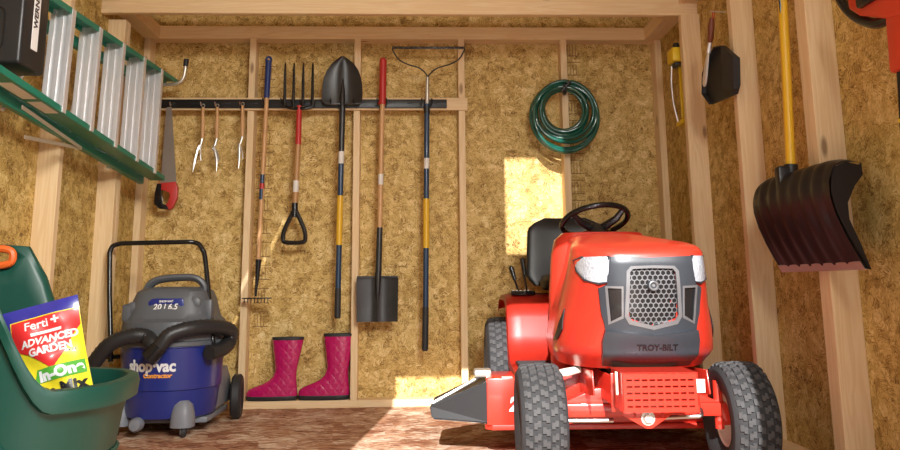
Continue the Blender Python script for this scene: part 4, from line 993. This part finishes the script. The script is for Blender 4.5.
# oscillating sprinkler
T = Thing('lawn_sprinkler', 'yellow oscillating lawn sprinkler with thin metal spray tube on the right wall', 'sprinkler', (1.49, -.30, 1.46))
bm = B(); box(bm, 1.455, 1.507, -.545, -.525, 1.48, 1.885, .004); box(bm, 1.43, 1.45, -.50, -.488, 1.50, 1.83, .003)
box(bm, 1.385, 1.46, -.55, -.45, 1.795, 1.870, .008) ; box(bm, 1.42, 1.475, -.545, -.43, 1.465, 1.49, .004); T.part('frame', bm, 'yellow')
T.o.location = (1.44, -.5, 1.465)
for c in T.o.children:
    for v in c.data.vertices: v.co += Vector((1.49, -.30, 1.46))-Vector((1.44, -.5, 1.465))
T.org = Vector((1.44, -.5, 1.465))
bm = B(); lathe(bm, [(0, .012), (.014, .012), (.018, 0), (.018, -.03)], 16, Matrix.Translation((1.42, -.505, 1.89))); box(bm, 1.40, 1.45, -.53, -.46, 1.775, 1.797, .006); T.part('hose_inlet', bm, 'black')
bm = B(); tube(bm, spline([(1.40, -.48, 1.785), (1.40, -.46, 1.70), (1.405, -.46, 1.58), (1.425, -.46, 1.48)], 6), .0045, 8); T.part('spray_tube', bm, 'alu')

# red power tool at the top right
T = Thing('power_tool', 'red and black corded power tool hanging high on the near right wall', 'power tool', (1.36, -2.28, 1.03))
bm = B(); prism(bm, [(-2.185, 1.56), (-2.19, 1.455), (-2.25, 1.415), (-2.36, 1.365), (-2.52, 1.34), (-2.55, 1.50), (-2.40, 1.60)], 1.34, 1.41, plane='YZ', bev=.012)
prism(bm, [(-2.35, 1.40), (-2.45, 1.40), (-2.42, 1.215), (-2.34, 1.215)], 1.345, 1.40, plane='YZ', bev=.012); T.part('housing', bm, 'tool_red')
bm = B(); tube(bm, spline([(1.37, -2.09, 1.56), (1.37, -2.13, 1.49), (1.37, -2.19, 1.43), (1.37, -2.27, 1.385), (1.37, -2.34, 1.375)], 5), .016, 10); box(bm, 1.32, 1.345, -2.36, -2.26, 1.43, 1.50, .01); T.part('guard', bm, 'satin')
bm = B(); tube(bm, spline([(1.37, -2.365, 1.23), (1.37, -2.36, 1.17), (1.37, -2.352, 1.08), (1.375, -2.342, 1.03)], 5), .014, 10); T.part('shaft', bm, 'satin')
bm = B(); tube(bm, [(1.369, -2.353, 1.088), (1.37, -2.352, 1.078)], .016, 10); T.part('yellow_band', bm, 'yellow'); T.o.location.y -= .03

# ------------------------------------------------------------------ light
def lamp(name, typ, loc, energy, col, target=None, **k):
    l = bpy.data.lights.new(name, typ); l.energy = energy; l.color = col
    for a, v in k.items(): setattr(l, a, v)
    o = bpy.data.objects.new(name, l); COL.objects.link(o); o.location = loc
    if target is not None: o.rotation_euler = (Vector(target)-Vector(loc)).to_track_quat('-Z', 'Y').to_euler()
    return o
sd = Vector((.1265, .9919, -.55))
lamp('sun', 'SUN', (-.6, -6, 4), 9, (1., .97, .95), Vector((-.6, -6, 4))+sd, angle=.006)
lamp('door_fill', 'AREA', (1.0, -4.9, 2.3), 190, (1., .97, .90), (-.3, 0, .8), shape='RECTANGLE', size=1.3, size_y=.8)  # added area fill outside the doorway, no lamp stands there
lamp('loft_fill', 'POINT', (-.2, -2.9, 2.9), 8, (1., .86, .66), shadow_soft_size=.25)  # added point fill for the upper walls, not a fitted light
w = bpy.data.worlds.new('World'); bpy.context.scene.world = w; w.use_nodes = True
bg = w.node_tree.nodes['Background']; bg.inputs['Color'].default_value = (.85, .92, 1., 1); bg.inputs['Strength'].default_value = 1.1

# ------------------------------------------------------------------ camera
cam = bpy.data.cameras.new('camera'); co = bpy.data.objects.new('camera', cam); COL.objects.link(co)
yaw, pitch, roll = .041419, .172175, -.009538
cy_, sy_, cp_, sp_ = math.cos(yaw), math.sin(yaw), math.cos(pitch), math.sin(pitch)
fw = Vector((sy_*cp_, cy_*cp_, sp_)); rt = Vector((cy_, -sy_, 0)); up = rt.cross(fw)
r2 = rt*math.cos(roll)+up*math.sin(roll); u2 = -rt*math.sin(roll)+up*math.cos(roll)
co.matrix_world = Matrix(((r2.x, u2.x, -fw.x, .058), (r2.y, u2.y, -fw.y, -4.355), (r2.z, u2.z, -fw.z, .6615), (0, 0, 0, 1)))
cam.sensor_fit = 'HORIZONTAL'; cam.sensor_width = 36; cam.lens = 765.848/900*36; cam.shift_y = -75/900; cam.clip_start = .02; cam.clip_end = 60
sc = bpy.context.scene; sc.camera = co
vs = sc.view_settings; vs.view_transform = 'Standard'; vs.look = 'None'; vs.gamma = 1; vs.use_curve_mapping = False; vs.exposure = 0.
